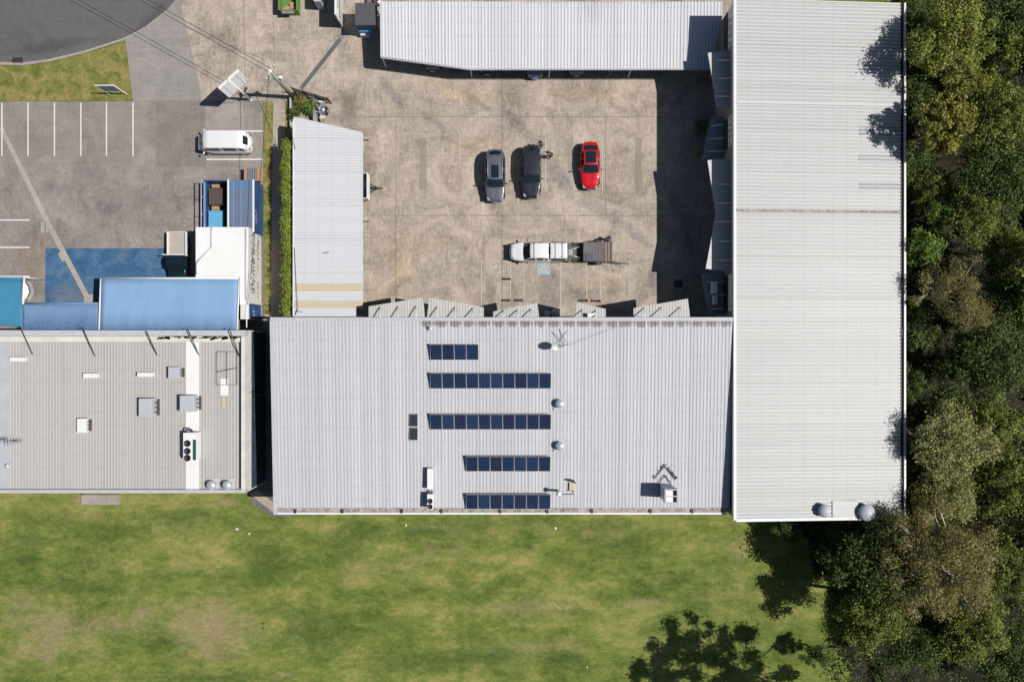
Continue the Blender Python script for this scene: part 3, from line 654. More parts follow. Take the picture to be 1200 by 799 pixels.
def spinner(x, y, r, base, label, m=m_alu):
    c = W(x, y, base+r); c.z = base; t = thing('turbine_vent', label, 'roof vent', c)
    b_ = MB(); b_.obox((c.x, c.y, base+.03), (r*2.7, r*2.7, .04)); b_.build('flashing_plate', m_gutter, t)
    MB().lathe(c, [(r*.7, .02), (r*.7, r*.5)], 18).build('neck', m_steel, t)
    MB().lathe(c, [(r*.75, r*.5), (r*.98, r*.8), (r, r*1.05), (r*.85, r*1.35), (r*.45, r*1.55), (r*.1, r*1.6)], 32, 0, True, -.06).build('turbine_head', m, t)
m_spin = plain('spun_aluminium', (.72, .73, .74, 1), .3, .5, .05)
spinner(247.5, 568.5, .42, RW, 'left one of the two round turbine vents at the bottom edge of the beige roof', m_spin)
spinner(266, 568.5, .42, RW, 'right one of the two round turbine vents at the bottom edge of the beige roof', m_spin)
spinner(8, 546, .22, RW, 'tiny round turbine vent near the lower left edge of the beige roof', m_spin)
ZR = lambda py: zS(0, W(0, py, 6).y)+.04
spinner(656.5, 473, .40, ZR(473), 'upper of two round turbine vents right of the solar panels', m_spin)
spinner(656.5, 522.5, .40, ZR(522), 'lower of two round turbine vents right of the solar panels', m_spin)
spinner(504.3, 384.5, .19, ZR(384), 'small round vent on the grey roof above the shortest solar row', m_spin)
def antenna(x, y, base, label, L=1.0, hh=1.2, rz=0.0):
    c = W(x, y, base); t = thing('tv_antenna', label, 'antenna', c)
    MB().tube([c, c+Vector((0, 0, hh))], .025, 6).build('mast', m_steel, t)
    e = MB(); d = Vector((math.cos(rz), math.sin(rz), 0)); n = Vector((-d.y, d.x, 0)); top = c+Vector((0, 0, hh-.05))
    e.tube([top-d*L*.6, top+d*L*.9], .02, 6)
    for i in range(6): q = top+d*(L*(-.5+i*.25)); w = .45-.05*i; e.tube([q-n*w, q+n*w], .012, 5)
    e.build('aerial', m_dark, t)
antenna(19, 516, RW, 'dark television antenna lying low at the left of the beige roof', 1.1, .7, .05)
antenna(6, 514, RW, 'second dark antenna at the very left edge of the beige roof', .9, .9, .1)
wk = W(105, 577, 0); MB().box(W(97, 0).x, W(0, 589).y-.1, 0, W(141, 0).x, W(0, 579).y, .25).build('concrete_step', m_kerb, label='grey concrete step on bare dirt below the beige building', cat='step')
# ------------------------------------------------------------------ S-roof items: solar panels
pan = thing('solar_panel', 'x', 'solar panel', (0, 0, 0))
pw, pl = 14.2*S*.9-.03, 19.3*S*.903
tl = math.asin(.34/pl)
def tz_(v): return v*math.sin(tl)+.09
MB().grid(lambda u, v: ((u-.5)*(pw-.04), (v-.5)*(pl*math.cos(tl)-.06), .10+v*.34+.035), 1, 1, 0, False).build('cell_sheet', m_panel, pan, local=True)
f = MB(); L = pl*math.cos(tl)
f.add([(-pw/2, -L/2, .08), (pw/2, -L/2, .08), (pw/2, L/2, .42), (-pw/2, L/2, .42), (-pw/2, -L/2, .125), (pw/2, -L/2, .125), (pw/2, L/2, .465), (-pw/2, L/2, .465)], [(0, 3, 2, 1), (4, 5, 6, 7), (0, 1, 5, 4), (1, 2, 6, 5), (2, 3, 7, 6), (3, 0, 4, 7)])
f.build('frame', m_alu, pan, local=True)
l_ = MB(); l_.box(-pw/2+.1, L/2-.1, -.1, -pw/2+.14, L/2-.05, .4).box(pw/2-.14, L/2-.1, -.1, pw/2-.1, L/2-.05, .4).box(-pw/2, -L/2+.05, -.02, pw/2, -L/2+.1, .08); l_.build_each('tilt_leg', m_steel, pan, local=True)
rows = (('top', 504, 4, 402.8), ('second', 504, 10, 436.4), ('third', 504, 10, 484.5), ('fourth', 546, 7, 533.7), ('bottom', 546, 7, 578))
ords = ['leftmost', 'second', 'third', 'fourth', 'fifth', 'sixth', 'seventh', 'eighth', 'ninth', 'rightmost']
first = True
for rn, x0, n, y0 in rows:
    for i in range(n):
        zb = ZR(y0+10); c = W(x0+14.2*(i+.5), y0+9.8, zb+.3); c.z = zb
        if i == 0: pos = 'leftmost panel'
        elif i == n-1: pos = 'rightmost panel'
        else: pos = ords[i]+' panel from the left'
        lb = f'{pos} in the {rn} row of tilted blue solar panels'
        if first: o = pan; o.location = c; o['label'] = lb; first = False
        else: o = dup(pan, c, 0, lb)
        o['group'] = 'tilted blue solar panels on the grey roof'
    a, b = W(x0-1, y0-.5, ZR(y0)+.5), W(x0+14.2*n-3, y0-1, ZR(y0)+.5)
for nm, y0 in (('upper', 485), ('lower', 501)):
    zb = ZR(y0); a, b = W(480, y0, zb+.1), W(489.6, y0+14.8, zb+.1)
    t = thing('flat_solar_panel', f'{nm} of two small black panels lying flat on the grey roof', 'solar panel', ((a.x+b.x)/2, (a.y+b.y)/2, zb), 0, 'flat black panels')
    MB().box(a.x, b.y, zb+.02, b.x, a.y, zb+.09).build('frame', m_steel, t); MB().box(a.x+.04, b.y+.04, zb+.09, b.x-.04, a.y-.04, zb+.1).build('cell_sheet', plain('black_cells', (.035, .04, .05, 1), .3), t)
zb = ZR(560)
acunit('roof_air_conditioner', 500.5, 549, 507, 573.5, zb, .6, 'long white casing at the left of the lower solar rows', m_white, pipes=None)
acunit('condenser_unit', 500.5, 579, 507.5, 597, ZR(590), .9, 'white condenser with two round fans at the lower edge of the grey roof', m_white, ((504, 587, .22), (504, 593.5, .22)), pipes=None)
pb = MB(); pb.tube([W(506, 579, zb+.3), W(506, 574, zb+.3)], .05, 6); pb.tube([W(503, 579, zb+.2), W(503, 574, zb+.2)], .05, 6); pb.build('connecting_pipe', m_dark, label='short dark pipes joining the two white units on the grey roof', cat='pipe')
# satellite dish
zb = ZR(400); c = W(652, 405, zb)
t = thing('satellite_dish', 'grey satellite dish on crossed rods at the top right of the solar panels', 'satellite dish', c)
MB().tube([c, c+Vector((0, 0, .8))], .04, 8).build('mast', m_steel, t)
di = MB(); Rm = Matrix.Translation(c+Vector((-.1, 0, 1.0))) @ Matrix.Rotation(R(28), 4, 'X') @ Matrix.Rotation(R(20), 4, 'Y')
di.grid(lambda u, v: tuple(Rm @ Vector((.5*u*math.cos(v*math.tau), .36*u*math.sin(v*math.tau), .16*u*u))), 8, 24); di.grid(lambda u, v: tuple(Rm @ Vector((.5*u*math.cos(-v*math.tau), .36*u*math.sin(-v*math.tau), .16*u*u-.02))), 8, 24); di.build('dish', m_spin, t)
ar = MB(); ar.tube([c+Vector((-.1, -.3, .9)), c+Vector((.45, .0, 1.35))], .02, 6); ar.obox(tuple(c+Vector((.5, 0, 1.35))), (.14, .09, .09)); ar.build('feed_arm', m_dark, t)
cr = MB()
for x0, y0, x1, y1 in ((646, 388, 663, 405), (664, 388, 648, 411), (655, 385, 665, 405)): cr.tube([W(x0, y0, zb+.05), W(x1, y1, zb+.35)], .018, 6)
cr.tube([W(665, 405, zb+.3), W(726, 382, zb+.35)], .010, 5); cr.build('stay', m_dark, t)
# flue
zb = ZR(578); c = W(653.5, 574.5, zb); t = thing('flue', 'tall thin flue with white cap by the rightmost bottom solar panel', 'flue', c)
MB().tube([c, c+Vector((0, 0, 1.25))], .10, 12).build('pipe', m_steel, t); MB().lathe(c+Vector((0, 0, 1.25)), [(.2, 0), (.2, .08), (.12, .16), (.02, .2)], 16).build('cap', m_white, t)
q = MB(); q.tube([W(665, 562.5, zb+.3), W(671.5, 563, zb+.3), W(674, 566, zb+.05)], .09, 8); q.tube([W(659.5, 579, zb+.1), W(672, 579, zb+.1)], .02, 6); q.tube([W(665, 574.5, zb+.1), W(672, 574.5, zb+.1), W(672.5, 580, zb+.1)], .025, 6)
q.build('roof_pipe', m_dark, label='dark bent pipe and conduits at the lower right of the solar panels', cat='pipe')
a, b = W(667, 565, zb+.1), W(674, 574, zb+.1); MB().box(a.x, b.y, zb, b.x, a.y, zb+.2).build('roof_box', m_transl, label='small beige box beside the dark bent roof pipe', cat='box', bevel=.02)
# evaporative cooler + chevron flashing
zb = ZR(580); c = W(779, 575, zb)
t = thing('duct_cowl', 'large grey metal exhaust cowl with white top near the lower right of the grey roof', 'exhaust cowl', c)
MB().box(c.x-.42, c.y-.55, zb, c.x+.5, c.y+.6, zb+1.5).build('duct', m_roofTblue, t, bevel=.02)
b_ = MB(); b_.box(c.x-.5, c.y-.55, zb+1.5, c.x+.62, c.y+.62, zb+2.05); b_.build('hood', m_steel, t, bevel=.03)
b_ = MB(); b_.box(c.x-.4, c.y+.03, zb+2.05, c.x+.2, c.y+.5, zb+2.09).box(c.x-.4, c.y-.48, zb+2.05, c.x+.2, c.y-.03, zb+2.09); b_.build_each('top_panel', m_white, t)
b_ = MB(); b_.box(c.x+.25, c.y-.48, zb+2.05, c.x+.55, c.y-.05, zb+2.07).box(c.x+.25, c.y+.05, zb+2.05, c.x+.55, c.y+.5, zb+2.07); b_.build_each('opening', m_glassdark, t)
ch = MB(); fz = ZR(550)+.06
for (x0, y0, x1, y1) in ((779, 546, 766.5, 561), (779, 546, 792, 562), (779, 556.5, 772, 567), (779, 556.5, 787, 567)): ch.tube([W(x0, y0, fz), W(x1, y1, fz)], .035, 6)
ch.build('chevron_flashing', m_dark, label='two nested chevron flashings on the grey roof above the exhaust cowl', cat='flashing')
ch = MB()
random.seed(3)
for k in range(14):
    u = random.random(); sx = random.choice((-1, 1)); c_ = W(779+sx*13*u+random.uniform(0, 1.5)*sx, 545+16*u, fz); ch.obox((c_.x, c_.y+.06, fz-.01), (random.uniform(.08, .2), random.uniform(.08, .25), .02), random.uniform(0, 3))
tag(ch.build('leaf_debris', plain('roof_leaf_litter', C(110, 100, 92), .95, 0, .3, 4)), 'dry leaves caught above the chevron flashings', 'debris', None, 'stuff')

# ------------------------------------------------------------------ awnings (steel canopies)
def awning(name, pts, h, m, label, cat='awning', group=None, stays=(), ywall=None, ribs='y', xwall=None, thick=.12, beams=True):
    P = [tuple(W(x, y, h)[:2]) for x, y in pts]
    cx = sum(p[0] for p in P)/len(P); cy = sum(p[1] for p in P)/len(P)
    t = thing(name, label, cat, (cx, cy, h), 0, group)
    MB().prism(P, h-thick, h-.02).build('frame', m_steel, t)
    def iv(tt):
        ax = 0 if ribs == 'y' else 1; r = []
        for i in range(len(P)):
            p, q = P[i], P[(i+1) % len(P)]
            a, b = p[ax], q[ax]
            if a == b: continue
            u = (tt-a)/(b-a)
            if -1e-6 <= u <= 1+1e-6: r.append(p[1-ax]+u*(q[1-ax]-p[1-ax]))
        return (min(r), max(r)) if r else (P[0][1-ax], P[0][1-ax])
    ax = 0 if ribs == 'y' else 1; lo = min(p[ax] for p in P)+.001; hi = max(p[ax] for p in P)-.001
    MB().ribs(ribs, lo, hi, iv, lambda x, y: h, .25, .025, 0, 0, .6).build('roof_sheet', m, t)
    if stays:
        for (x0, y0, x1, y1, z1) in stays:
            MB().tube([W(x0, y0, h+.04), W(x1, y1, z1)], .045, 6).build('stay', m_white, t)
    return t
gS = 'angled canopies along the yard front of the grey-roofed warehouse'
def nst(xs, yo, h): return [(x, yo, x-.0, 372.5, 5.9) for x in xs]
awning('canopy', [(432, 359), (496, 348.5), (498, 374), (432, 374)], 4.8, m_awn, 'leftmost angled steel canopy of the yard front, beside the shed', 'canopy', gS, [(445, 359.5, 445.5, 373.5, 5.95), (466, 359, 466.5, 373.5, 5.95), (487, 358.5, 487.5, 373.5, 5.95)])
awning('canopy', [(503, 348.5), (567, 360), (567, 374), (500, 374)], 4.8, m_awn, 'second canopy from the left, tapering to the right', 'canopy', gS, [(512, 359.5, 512, 373.5, 5.95), (533, 360, 533, 373.5, 5.95), (554, 361, 554, 373.5, 5.95)])
awning('canopy', [(578, 365), (630, 354.5), (632, 374), (578, 374)], 4.8, m_awn, 'middle canopy rising to the right below the pair of wheel stops without yellow ends', 'canopy', gS, [(590, 363.5, 590, 373.5, 5.95), (606, 363, 606, 373.5, 5.95), (622, 362, 622, 373.5, 5.95)])
awning('canopy', [(676, 354), (710, 362), (710, 374), (672.5, 374)], 4.8, m_awn, 'short canopy with a white air conditioner on top', 'canopy', gS, [(682, 363, 682, 373.5, 5.95), (698, 364, 698, 373.5, 5.95)])
awning('canopy', [(742.5, 361), (806, 350), (809, 374), (742.5, 374)], 4.8, m_awn, 'rightmost canopy of the grey-roofed warehouse, by the shaded corner', 'canopy', gS, [(755, 360.5, 755, 373.5, 5.95), (775, 360, 775, 373.5, 5.95), (797, 359.5, 797, 373.5, 5.95)])
acunit('split_air_conditioner', 688.5, 367, 699, 371.5, 4.85, .55, 'white air conditioner standing on the short canopy', m_white, pipes=None)
gE = 'angled canopies along the yard front of the long pale-roofed warehouse'
def est(ys, xo, h): return [(xo, y, 858, y, 6.0) for y in ys]
awning('canopy', [(829.5, 62), (856, 59), (856, 126), (840, 126)], 4.8, m_awnE, 'uppermost canopy of the long warehouse, partly sunlit beside the carport', 'canopy', gE, est((71, 92, 113), 840, 4.8), ribs='x')
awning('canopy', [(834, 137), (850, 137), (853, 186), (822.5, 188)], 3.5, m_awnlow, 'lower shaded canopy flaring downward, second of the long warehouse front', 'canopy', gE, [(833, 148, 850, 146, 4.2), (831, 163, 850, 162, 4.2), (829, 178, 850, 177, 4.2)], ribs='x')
awning('canopy', [(829, 188), (856, 186), (856, 318), (827, 315), (839, 250)], 4.8, m_awnE, 'longest canopy of the long warehouse with its notched sunlit edge', 'canopy', gE, est((216, 238, 260, 283, 305), 840, 4.8), ribs='x')
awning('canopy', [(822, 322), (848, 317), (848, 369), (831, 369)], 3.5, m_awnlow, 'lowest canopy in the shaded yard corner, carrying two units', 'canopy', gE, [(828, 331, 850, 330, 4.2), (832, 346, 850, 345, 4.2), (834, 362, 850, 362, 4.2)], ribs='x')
acunit('split_air_conditioner', 835, 331, 841, 344, 3.56, .7, 'larger pale unit on the canopy in the shaded yard corner', m_white, pipes=None)
acunit('split_air_conditioner', 836, 346, 841, 357, 3.56, .5, 'smaller pale unit on the canopy in the shaded yard corner', m_white, pipes=None)

# ------------------------------------------------------------------ carport
zc = lambda x, y: 2.65+.35*(y-W(0, 81, 2.65).y)/5.0
cp = thing('carport', 'long white ribbed-metal carport roof at the top sheltering parked cars', 'carport', W(640, 50))
CP = [(446, 3), (446, 67), (550, 81), (832, 81), (846, 20), (846, 3)]
def cpt(x, y, h): return W(x, y, h)
lo, hi = W(446, 0, 2.7).x, W(846, 0, 2.7).x
def ivc(t):
    px = t/(S*(1-2.7/HC))+600
    yb = 67+14*(px-446)/104 if px < 550 else (81 if px < 832 else 81-(px-832)*4.3)
    return (W(0, yb, 2.65).y, W(0, 3, 2.95).y)
MB().ribs('y', lo, hi, ivc, zc, .3, .04, 0, 1, .6).build('roof', [m_roofCpan, m_roofC], cp)
f = MB(); pts = [W(446, 67, 2.65), W(550, 81, 2.65), W(832, 81, 2.65)]
for a, b in zip(pts, pts[1:]):
    d = b-a; f.obox(tuple((a+b)/2+Vector((0, -.05, -.08))), (d.length, .07, .16), math.atan2(d.y, d.x))
f.tube([W(446.5, 3, 2.93), W(446.5, 67, 2.63)], .07, 6)
f.build('fascia', m_gutter, cp)
pf = MB()
for yy in (10, 30, 50, 68): a = W(448, yy, 2.5); b = W(840, yy, 2.5); pf.box(a.x, a.y-.05, zc(0, a.y)-.18, b.x, a.y+.05, zc(0, a.y)-.06)
pf.build_each('purlin', m_steel, cp)
for (x, y) in ((453, 80), (553, 91), (643, 92), (736, 91), (830, 92), (453, 18), (553, 18), (643, 18), (736, 18)):
    c = W(x, y); MB().tube([c, (c.x, min(c.y+.0, c.y), 2.5) if y < 50 else (c.x, c.y+.15, 2.5)], .05, 8).build('post', m_white, cp)
# thin tripod prop
tr = MB(); c = W(713, 90)
for an in (0, 2.1, 4.2): tr.tube([c+Vector((.35*math.cos(an), .35*math.sin(an), 0)), c+Vector((0, .1, 1.3))], .02, 6)
tr.tube([c+Vector((0, .1, 1.2)), c+Vector((0, .1, 1.6))], .03, 6); tr.build('tripod_stand', m_steel, label='small pale tripod stand at the edge of the carport', cat='stand')
# charcoal skillion
t = thing('lean_to_shed', 'small charcoal flat roof between the carport and the white wall', 'lean-to', W(430, 20))
P = poly((416, 4), (442, 4), (442, 30), (416, 30), h=2.3)
MB().prism(P, 2.2, 2.32).build('roof', m_charroof, t)
for q in ((418, 8), (440, 8), (418, 29), (440, 29)): c = W(*q, 2.3); MB().box(c.x-.04, c.y-.04, 0, c.x+.04, c.y+.04, 2.2).build('post', m_dark, t)
a, b = W(420, 25, 1.1), W(433, 37, 1.1); MB().box(a.x, b.y, 0, b.x, a.y, 1.1).build('storage_box', m_cyan, label='bright light blue box poking out from the charcoal roof', cat='storage box', bevel=.03)
a, b = W(422, 39.5, .6), W(432, 41.5, .6); MB().box(a.x, b.y, 0, b.x, a.y, .6).build('storage_box', m_white, label='small white box in front of the light blue box', cat='storage box', bevel=.03)
a, b = W(430, -8, .5), W(447, 3, .5)
for nm, (x, y, w, m) in enumerate(((433, 1, 5, m_slat), (440, 0, 6, m_wooddk), (444, 2, 4, m_white))):
    c = W(x, y, .4); MB().obox((c.x, c.y, .25), (w*S, .5, .5), .4*nm).build('scrap_crate', m, label=('brown scrap crate behind the charcoal roof', 'dark scrap crate left of the carport corner', 'small pale scrap crate touching the carport corner')[nm], cat='crate')
# white two-tone wall
t = thing('boundary_wall', 'tall pale two-tone wall casting a dark shadow at the top of the yard', 'wall', W(403, 10))
x0 = W(402.5, 0).x; ya, yb = W(0, -110).y, W(0, 33.5).y
MB().box(x0-.12, yb, 0, x0, ya, 1.5).build('lower_panel', m_awn, t)
MB().box(x0-.14, yb, 1.5, x0-.02, ya, 2.75).build('upper_panel', m_white, t)
b_ = MB(); b_.box(x0-.02, yb+.9, 1.95, x0+.0, yb+2.3, 2.1).box(x0-.02, yb+3.0, 1.95, x0+.0, yb+3.9, 2.1); b_.box(x0-.015, yb+.2, 1.5, x0+.02, ya, 1.56); b_.build_each('slot', m_dark, t)
# bin
c = W(342, 2); t = thing('skip_bin', 'open green skip bin with rubbish inside at the top edge', 'skip bin', c)
bx = MB(); w, l, h = .85, 1.35, 1.05
for (a0, b0, a1, b1) in ((-w, -l, -w+.07, l), (w-.07, -l, w, l), (-w+.07, -l, w-.07, -l+.07), (-w+.07, l-.07, w-.07, l)): bx.box(c.x+a0, c.y+b0, .1, c.x+a1, c.y+b1, h)
bx.box(c.x-w+.07, c.y-l+.07, .1, c.x+w-.07, c.y+l-.07, .18); bx.box(c.x-w-.08, c.y-l, h, c.x-w+.1, c.y+l, h+.06); bx.box(c.x+w-.1, c.y-l, h, c.x+w+.08, c.y+l, h+.06); bx.build('bin_body', m_greenbin, t)
MB().obox((c.x-.05, c.y-l-.1, .95), (1.1, .28, .05), 0).build('front_lip', m_steel, t)
cd = MB(); random.seed(5)
for i in range(7): cd.obox((c.x+random.uniform(-.4, .4), c.y+random.uniform(-1, 1), .35+.06*i), (random.uniform(.3, .7), random.uniform(.3, .8), .05), random.uniform(0, 3))
cd.build('cardboard_rubbish', m_wood, label='tan cardboard rubbish lying in the green skip bin', cat='rubbish')
# grey machine + white box
c = W(379, 0); t = thing('machine_cabinet', 'grey metal cabinet in shade left of the pale wall', 'cabinet', c)
MB().box(c.x-.45, c.y-1.0, 0, c.x+.2, c.y+2.5, 1.7).build('casing', m_roofTblue, t, bevel=.03); q = MB()
for i in range(4): q.box(c.x+.2, c.y-.8+i*.5, .9, c.x+.22, c.y-.5+i*.5, 1.5)
q.build_each('vent_panel', m_dark, t)
c = W(366, -6); MB().box(c.x-.35, c.y-.55, 0, c.x+.35, c.y+.5, .9).build('storage_box', m_white, label='white box cut by the top edge beside the green bin', cat='storage box', bevel=.04)
# ------------------------------------------------------------------ shed beside hedge
zh = 3.0
sh = thing('open_shed', 'white ribbed-metal shed roof with two beige sheets beside the hedge', 'shed', W(385, 260))
def ivh(t):
    py = 399.5-t/(S*(1-zh/HC))
    xr = 345+59*(py-137)/13 if py < 150 else (404+21*(py-150)/5 if py < 155 else (425 if py < 358 else 417))
    return (W(344, 0, zh).x, W(xr, 0, zh).x)
ylo, yhi = W(0, 371, zh).y, W(0, 137.2, zh).y
MB().ribs('x', ylo, yhi, ivh, lambda x, y: zh-.15*(x-W(344, 0, 3).x)/6.2, .25, .03, 0, 1, .62).build('roof', [m_roofHpan, m_roofH], sh)
for y0, y1 in ((332, 342), (352, 361)):
    a, b = W(345, y0, zh), W(424.5, y1, zh)
    MB().ribs('x', b.y, a.y, lambda t: (a.x, b.x), lambda x, y: zh+.012-.15*(x-W(344, 0, 3).x)/6.2, .25, .03, 0, 0, .62).build('skylight', m_transl, sh)
f = MB(); a, b = W(344, 140, zh), W(424, 370, zh)
for yy in range(1, 8): y = a.y+(b.y-a.y)*yy/7; f.box(a.x, y-.05, zh-.33, b.x-.1, y+.05, zh-.18)
f.build_each('beam', m_steel, sh)
f = MB(); f.box(W(344, 0, 3).x-.06, b.y, zh-.22, W(344, 0, 3).x+.02, a.y, zh+.04); f.build('gutter', m_white, sh)
for y in (160, 210, 258, 310, 360):
    for x in (346, 418):
        c = W(x, y, 2.6); MB().box(c.x-.05, c.y-.05, 0, c.x+.05, c.y+.05, zh-.3).build('post', m_white, sh)
c = W(381.5, 296, zh+.1); MB().obox((c.x, c.y, zh+.0), (.5, .07, .04), .05).build('roof_vent_strip', m_dark, sh)
wr = MB(); wr.tube([W(345, 290, 3.1), W(347, 330, 3.15), W(349, 362, 3.2)], .02, 5); wr.tube([W(349, 362, 3.2), W(346, 369, 3.1)], .03, 5); wr.tube([W(346, 364, 3.1), W(355, 366, 3.2)], .02, 5)
wr.build('cable', m_dark, label='black cable lying along the left edge of the shed roof', cat='cable')
# trailers parked under the shed
tl_ = thing('box_trailer', 'white-sided trailer sticking out from under the shed with its black tow hitch', 'trailer', W(421, 225))
def trailer_parts(t, body, L=2.4, Wd=1.5, hb=.9, bodyname='body'):
    b_ = MB(); b_.box(-L/2, -Wd/2, .45, L/2, Wd/2, .5)
    for a0, b0, a1, b1 in ((-L/2, -Wd/2, L/2, -Wd/2+.05), (-L/2, Wd/2-.05, L/2, Wd/2), (-L/2, -Wd/2+.05, -L/2+.05, Wd/2-.05), (L/2-.05, -Wd/2+.05, L/2, Wd/2-.05)): b_.box(a0, b0, .5, a1, b1, hb)
    b_.build(bodyname, body, t, local=True)
    d = MB(); d.tube([(L/2-.1, -.45, .45), (L/2+.85, 0, .45)], .045, 6); d.tube([(L/2-.1, .45, .45), (L/2+.85, 0, .45)], .045, 6); d.tube([(L/2, 0, .45), (L/2+1.05, 0, .47)], .045, 6); d.obox((L/2+1.1, 0, .5), (.22, .12, .12)); d.build('drawbar', m_dark, t, local=True)
    jw = MB(); jw.tube([(L/2+.5, .12, .2), (L/2+.5, .12, .9)], .03, 6); jw.tube([(L/2+.5, .08, .12), (L/2+.5, .2, .12)], .12, 12); jw.build('jockey_wheel', m_black, t, local=True)
    for s_ in (-1, 1):
        w = MB(); w.tube([(-.1, s_*(Wd/2+.03), .3), (-.1, s_*(Wd/2+.22), .3)], .3, 18); w = w.build('wheel', m_tyre, t, local=True)
        r = MB(); r.tube([(-.1, s_*(Wd/2+.20), .3), (-.1, s_*(Wd/2+.235), .3)], .17, 12); r.build('rim', m_steel, w, local=True)
        g_ = MB(); g_.grid(lambda u, v: (-.1-.42*math.cos(math.pi*u), s_*(Wd/2+.01+.24*v), .32+.42*math.sin(math.pi*u)), 8, 1, 0, True); g_.build('mudguard', m_dark, t, local=True)
    return t
c = W(434.5-16, 222); tl_.location = c
trailer_parts(tl_, m_white, 2.6, 2.35, 1.6)
o = dup(tl_, W(401.5, 165), 0, 'trailer under the upper part of the shed, only its hitch tip showing'); o.scale = (1, .6, .45)
o = dup(tl_, W(401.5, 260), 0, 'trailer under the middle of the shed, only its hitch tip showing'); o.scale = (1, .6, .45)
for o_ in (tl_,): o_['group'] = 'trailers parked under the white shed roof'
# junk trailer beside garden
tj = thing('cage_trailer', 'narrow grey trailer full of mixed scrap at the top of the shed', 'trailer', W(376, 133), R(-90))
trailer_parts(tj, m_steel, 2.6, 1.05, .8, 'tray')
random.seed(9)
jc = [m_white, m_wood, plain('orange_plastic', C(186, 136, 96)), plain('blue_plastic', C(96, 138, 166)), m_slat, m_transl]
for i in range(16):
    c = W(random.uniform(373, 380), 120+i*1.5, .75); k = i % 6
    MB().obox((c.x, c.y, .8), (random.uniform(.2, .5), random.uniform(.12, .35), random.uniform(.05, .25)), random.uniform(0, 3), 0, random.uniform(-.3, .3)).build('scrap_piece', jc[k],
        label=('white', 'tan timber', 'orange plastic', 'blue plastic', 'brown', 'beige')[k]+' scrap piece in the narrow grey trailer, '+('topmost', 'second from the top', 'third from the top', 'fourth from the top', 'upper quarter', 'upper third', 'above the middle', 'just above the middle', 'at the middle', 'just below the middle', 'below the middle', 'lower third', 'lower quarter', 'fourth from the bottom', 'next to the bottom end', 'at the bottom end')[i], cat='scrap', group='scrap pieces in the trailer')
# slat fence
fn = thing('slat_fence', 'low fence of dark horizontal slats round the small garden bed', 'fence', W(366, 115))
fa, fb = W(346.5, 109), W(389, 121.5)
for i in range(5):
    q = MB(); d = fb-fa; mid = (fa+fb)/2; q.obox((mid.x, mid.y, .3+.27*i), (d.length, .05, .11), math.atan2(d.y, d.x)); q.build('slat', m_slat, fn)
for u in (.01, .33, .66, .99):
    c = fa+(fb-fa)*u; MB().box(c.x-.05, c.y-.05, 0, c.x+.05, c.y+.05, 1.55).build('post', m_slat, fn)
q = MB(); fc, fd = W(389, 121.5), W(386.5, 116); 
# shed-side board
MB().box(W(341.3, 0).x, W(0, 150).y, 0, W(342.3, 0).x, W(0, 114).y, .5).build('garden_edge_board', m_gutter, label='pale upright edging board along the garden bed below the power pole', cat='edging')

# ------------------------------------------------------------------ left-hand blue and white buildings
t = thing('blue_store', 'slate blue roofed store with a blue side wall and an open walled yard', 'building', W(290, 240))
h = 2.35; P = poly((267, 211), (297.5, 211), (297.5, 272), (267, 272), h=h)
MB().prism(P, 0, h-.06).build('wall', m_bluewall, t)
rf = MB(); rf.prism(poly((268.5, 211.2), (296, 211.2), (296, 222), (268.5, 222), h=h), h-.06, h, 1); rf.prism(poly((268.5, 222), (296, 222), (296, 272), (268.5, 272), h=h), h-.06, h, 0)
for x in (273.5, 282.5): a, b = W(x, 212, h), W(x, 268, h); rf.box(a.x-.02, b.y, h, a.x+.02, a.y, h+.02, 2)
rf.build('roof', [m_containerroof, m_containerroof2, m_awnblue], t)
q = MB(); q.prism(poly((266.6, 210.6), (268.5, 210.6), (268.5, 272), (266.6, 272), h=h), h-.1, h+.05); q.prism(poly((296, 210.6), (297.7, 210.6), (297.7, 272), (296, 272), h=h), h-.1, h+.05); q.build_each('trim', m_white, t)
q = MB(); xw = W(297.5, 0, h).x+.004
random.seed(21)
def scribble(mb, x, y0, y1, z0, z1, n, lw=.05, k=0):
    """illegible strokes on an east-facing wall plane at x"""
    L = (y1-y0)/n
    for i in range(n):
        yc = y0+L*(i+.5); m_ = random.randint(2, 3)
        for _ in range(m_):
            a = (yc+random.uniform(-.35, .35)*L, random.uniform(z0, z1)); b = (yc+random.uniform(-.4, .4)*L, random.uniform(z0, z1))
            d = Vector((b[0]-a[0], b[1]-a[1])); 
            if d.length < .05: continue
            nn = Vector((-d.y, d.x)).normalized()*lw/2
            mb.add([(x, a[0]+nn.x, a[1]+nn.y), (x, b[0]+nn.x, b[1]+nn.y), (x, b[0]-nn.x, b[1]-nn.y), (x, a[0]-nn.x, a[1]-nn.y)], [(0, 1, 2, 3)], k)
scribble(q, xw+.012, W(0, 263, 2).y, W(0, 246, 2).y, 1.55, 2.1, 5, .07); q.build('wall_lettering', m_white, t)
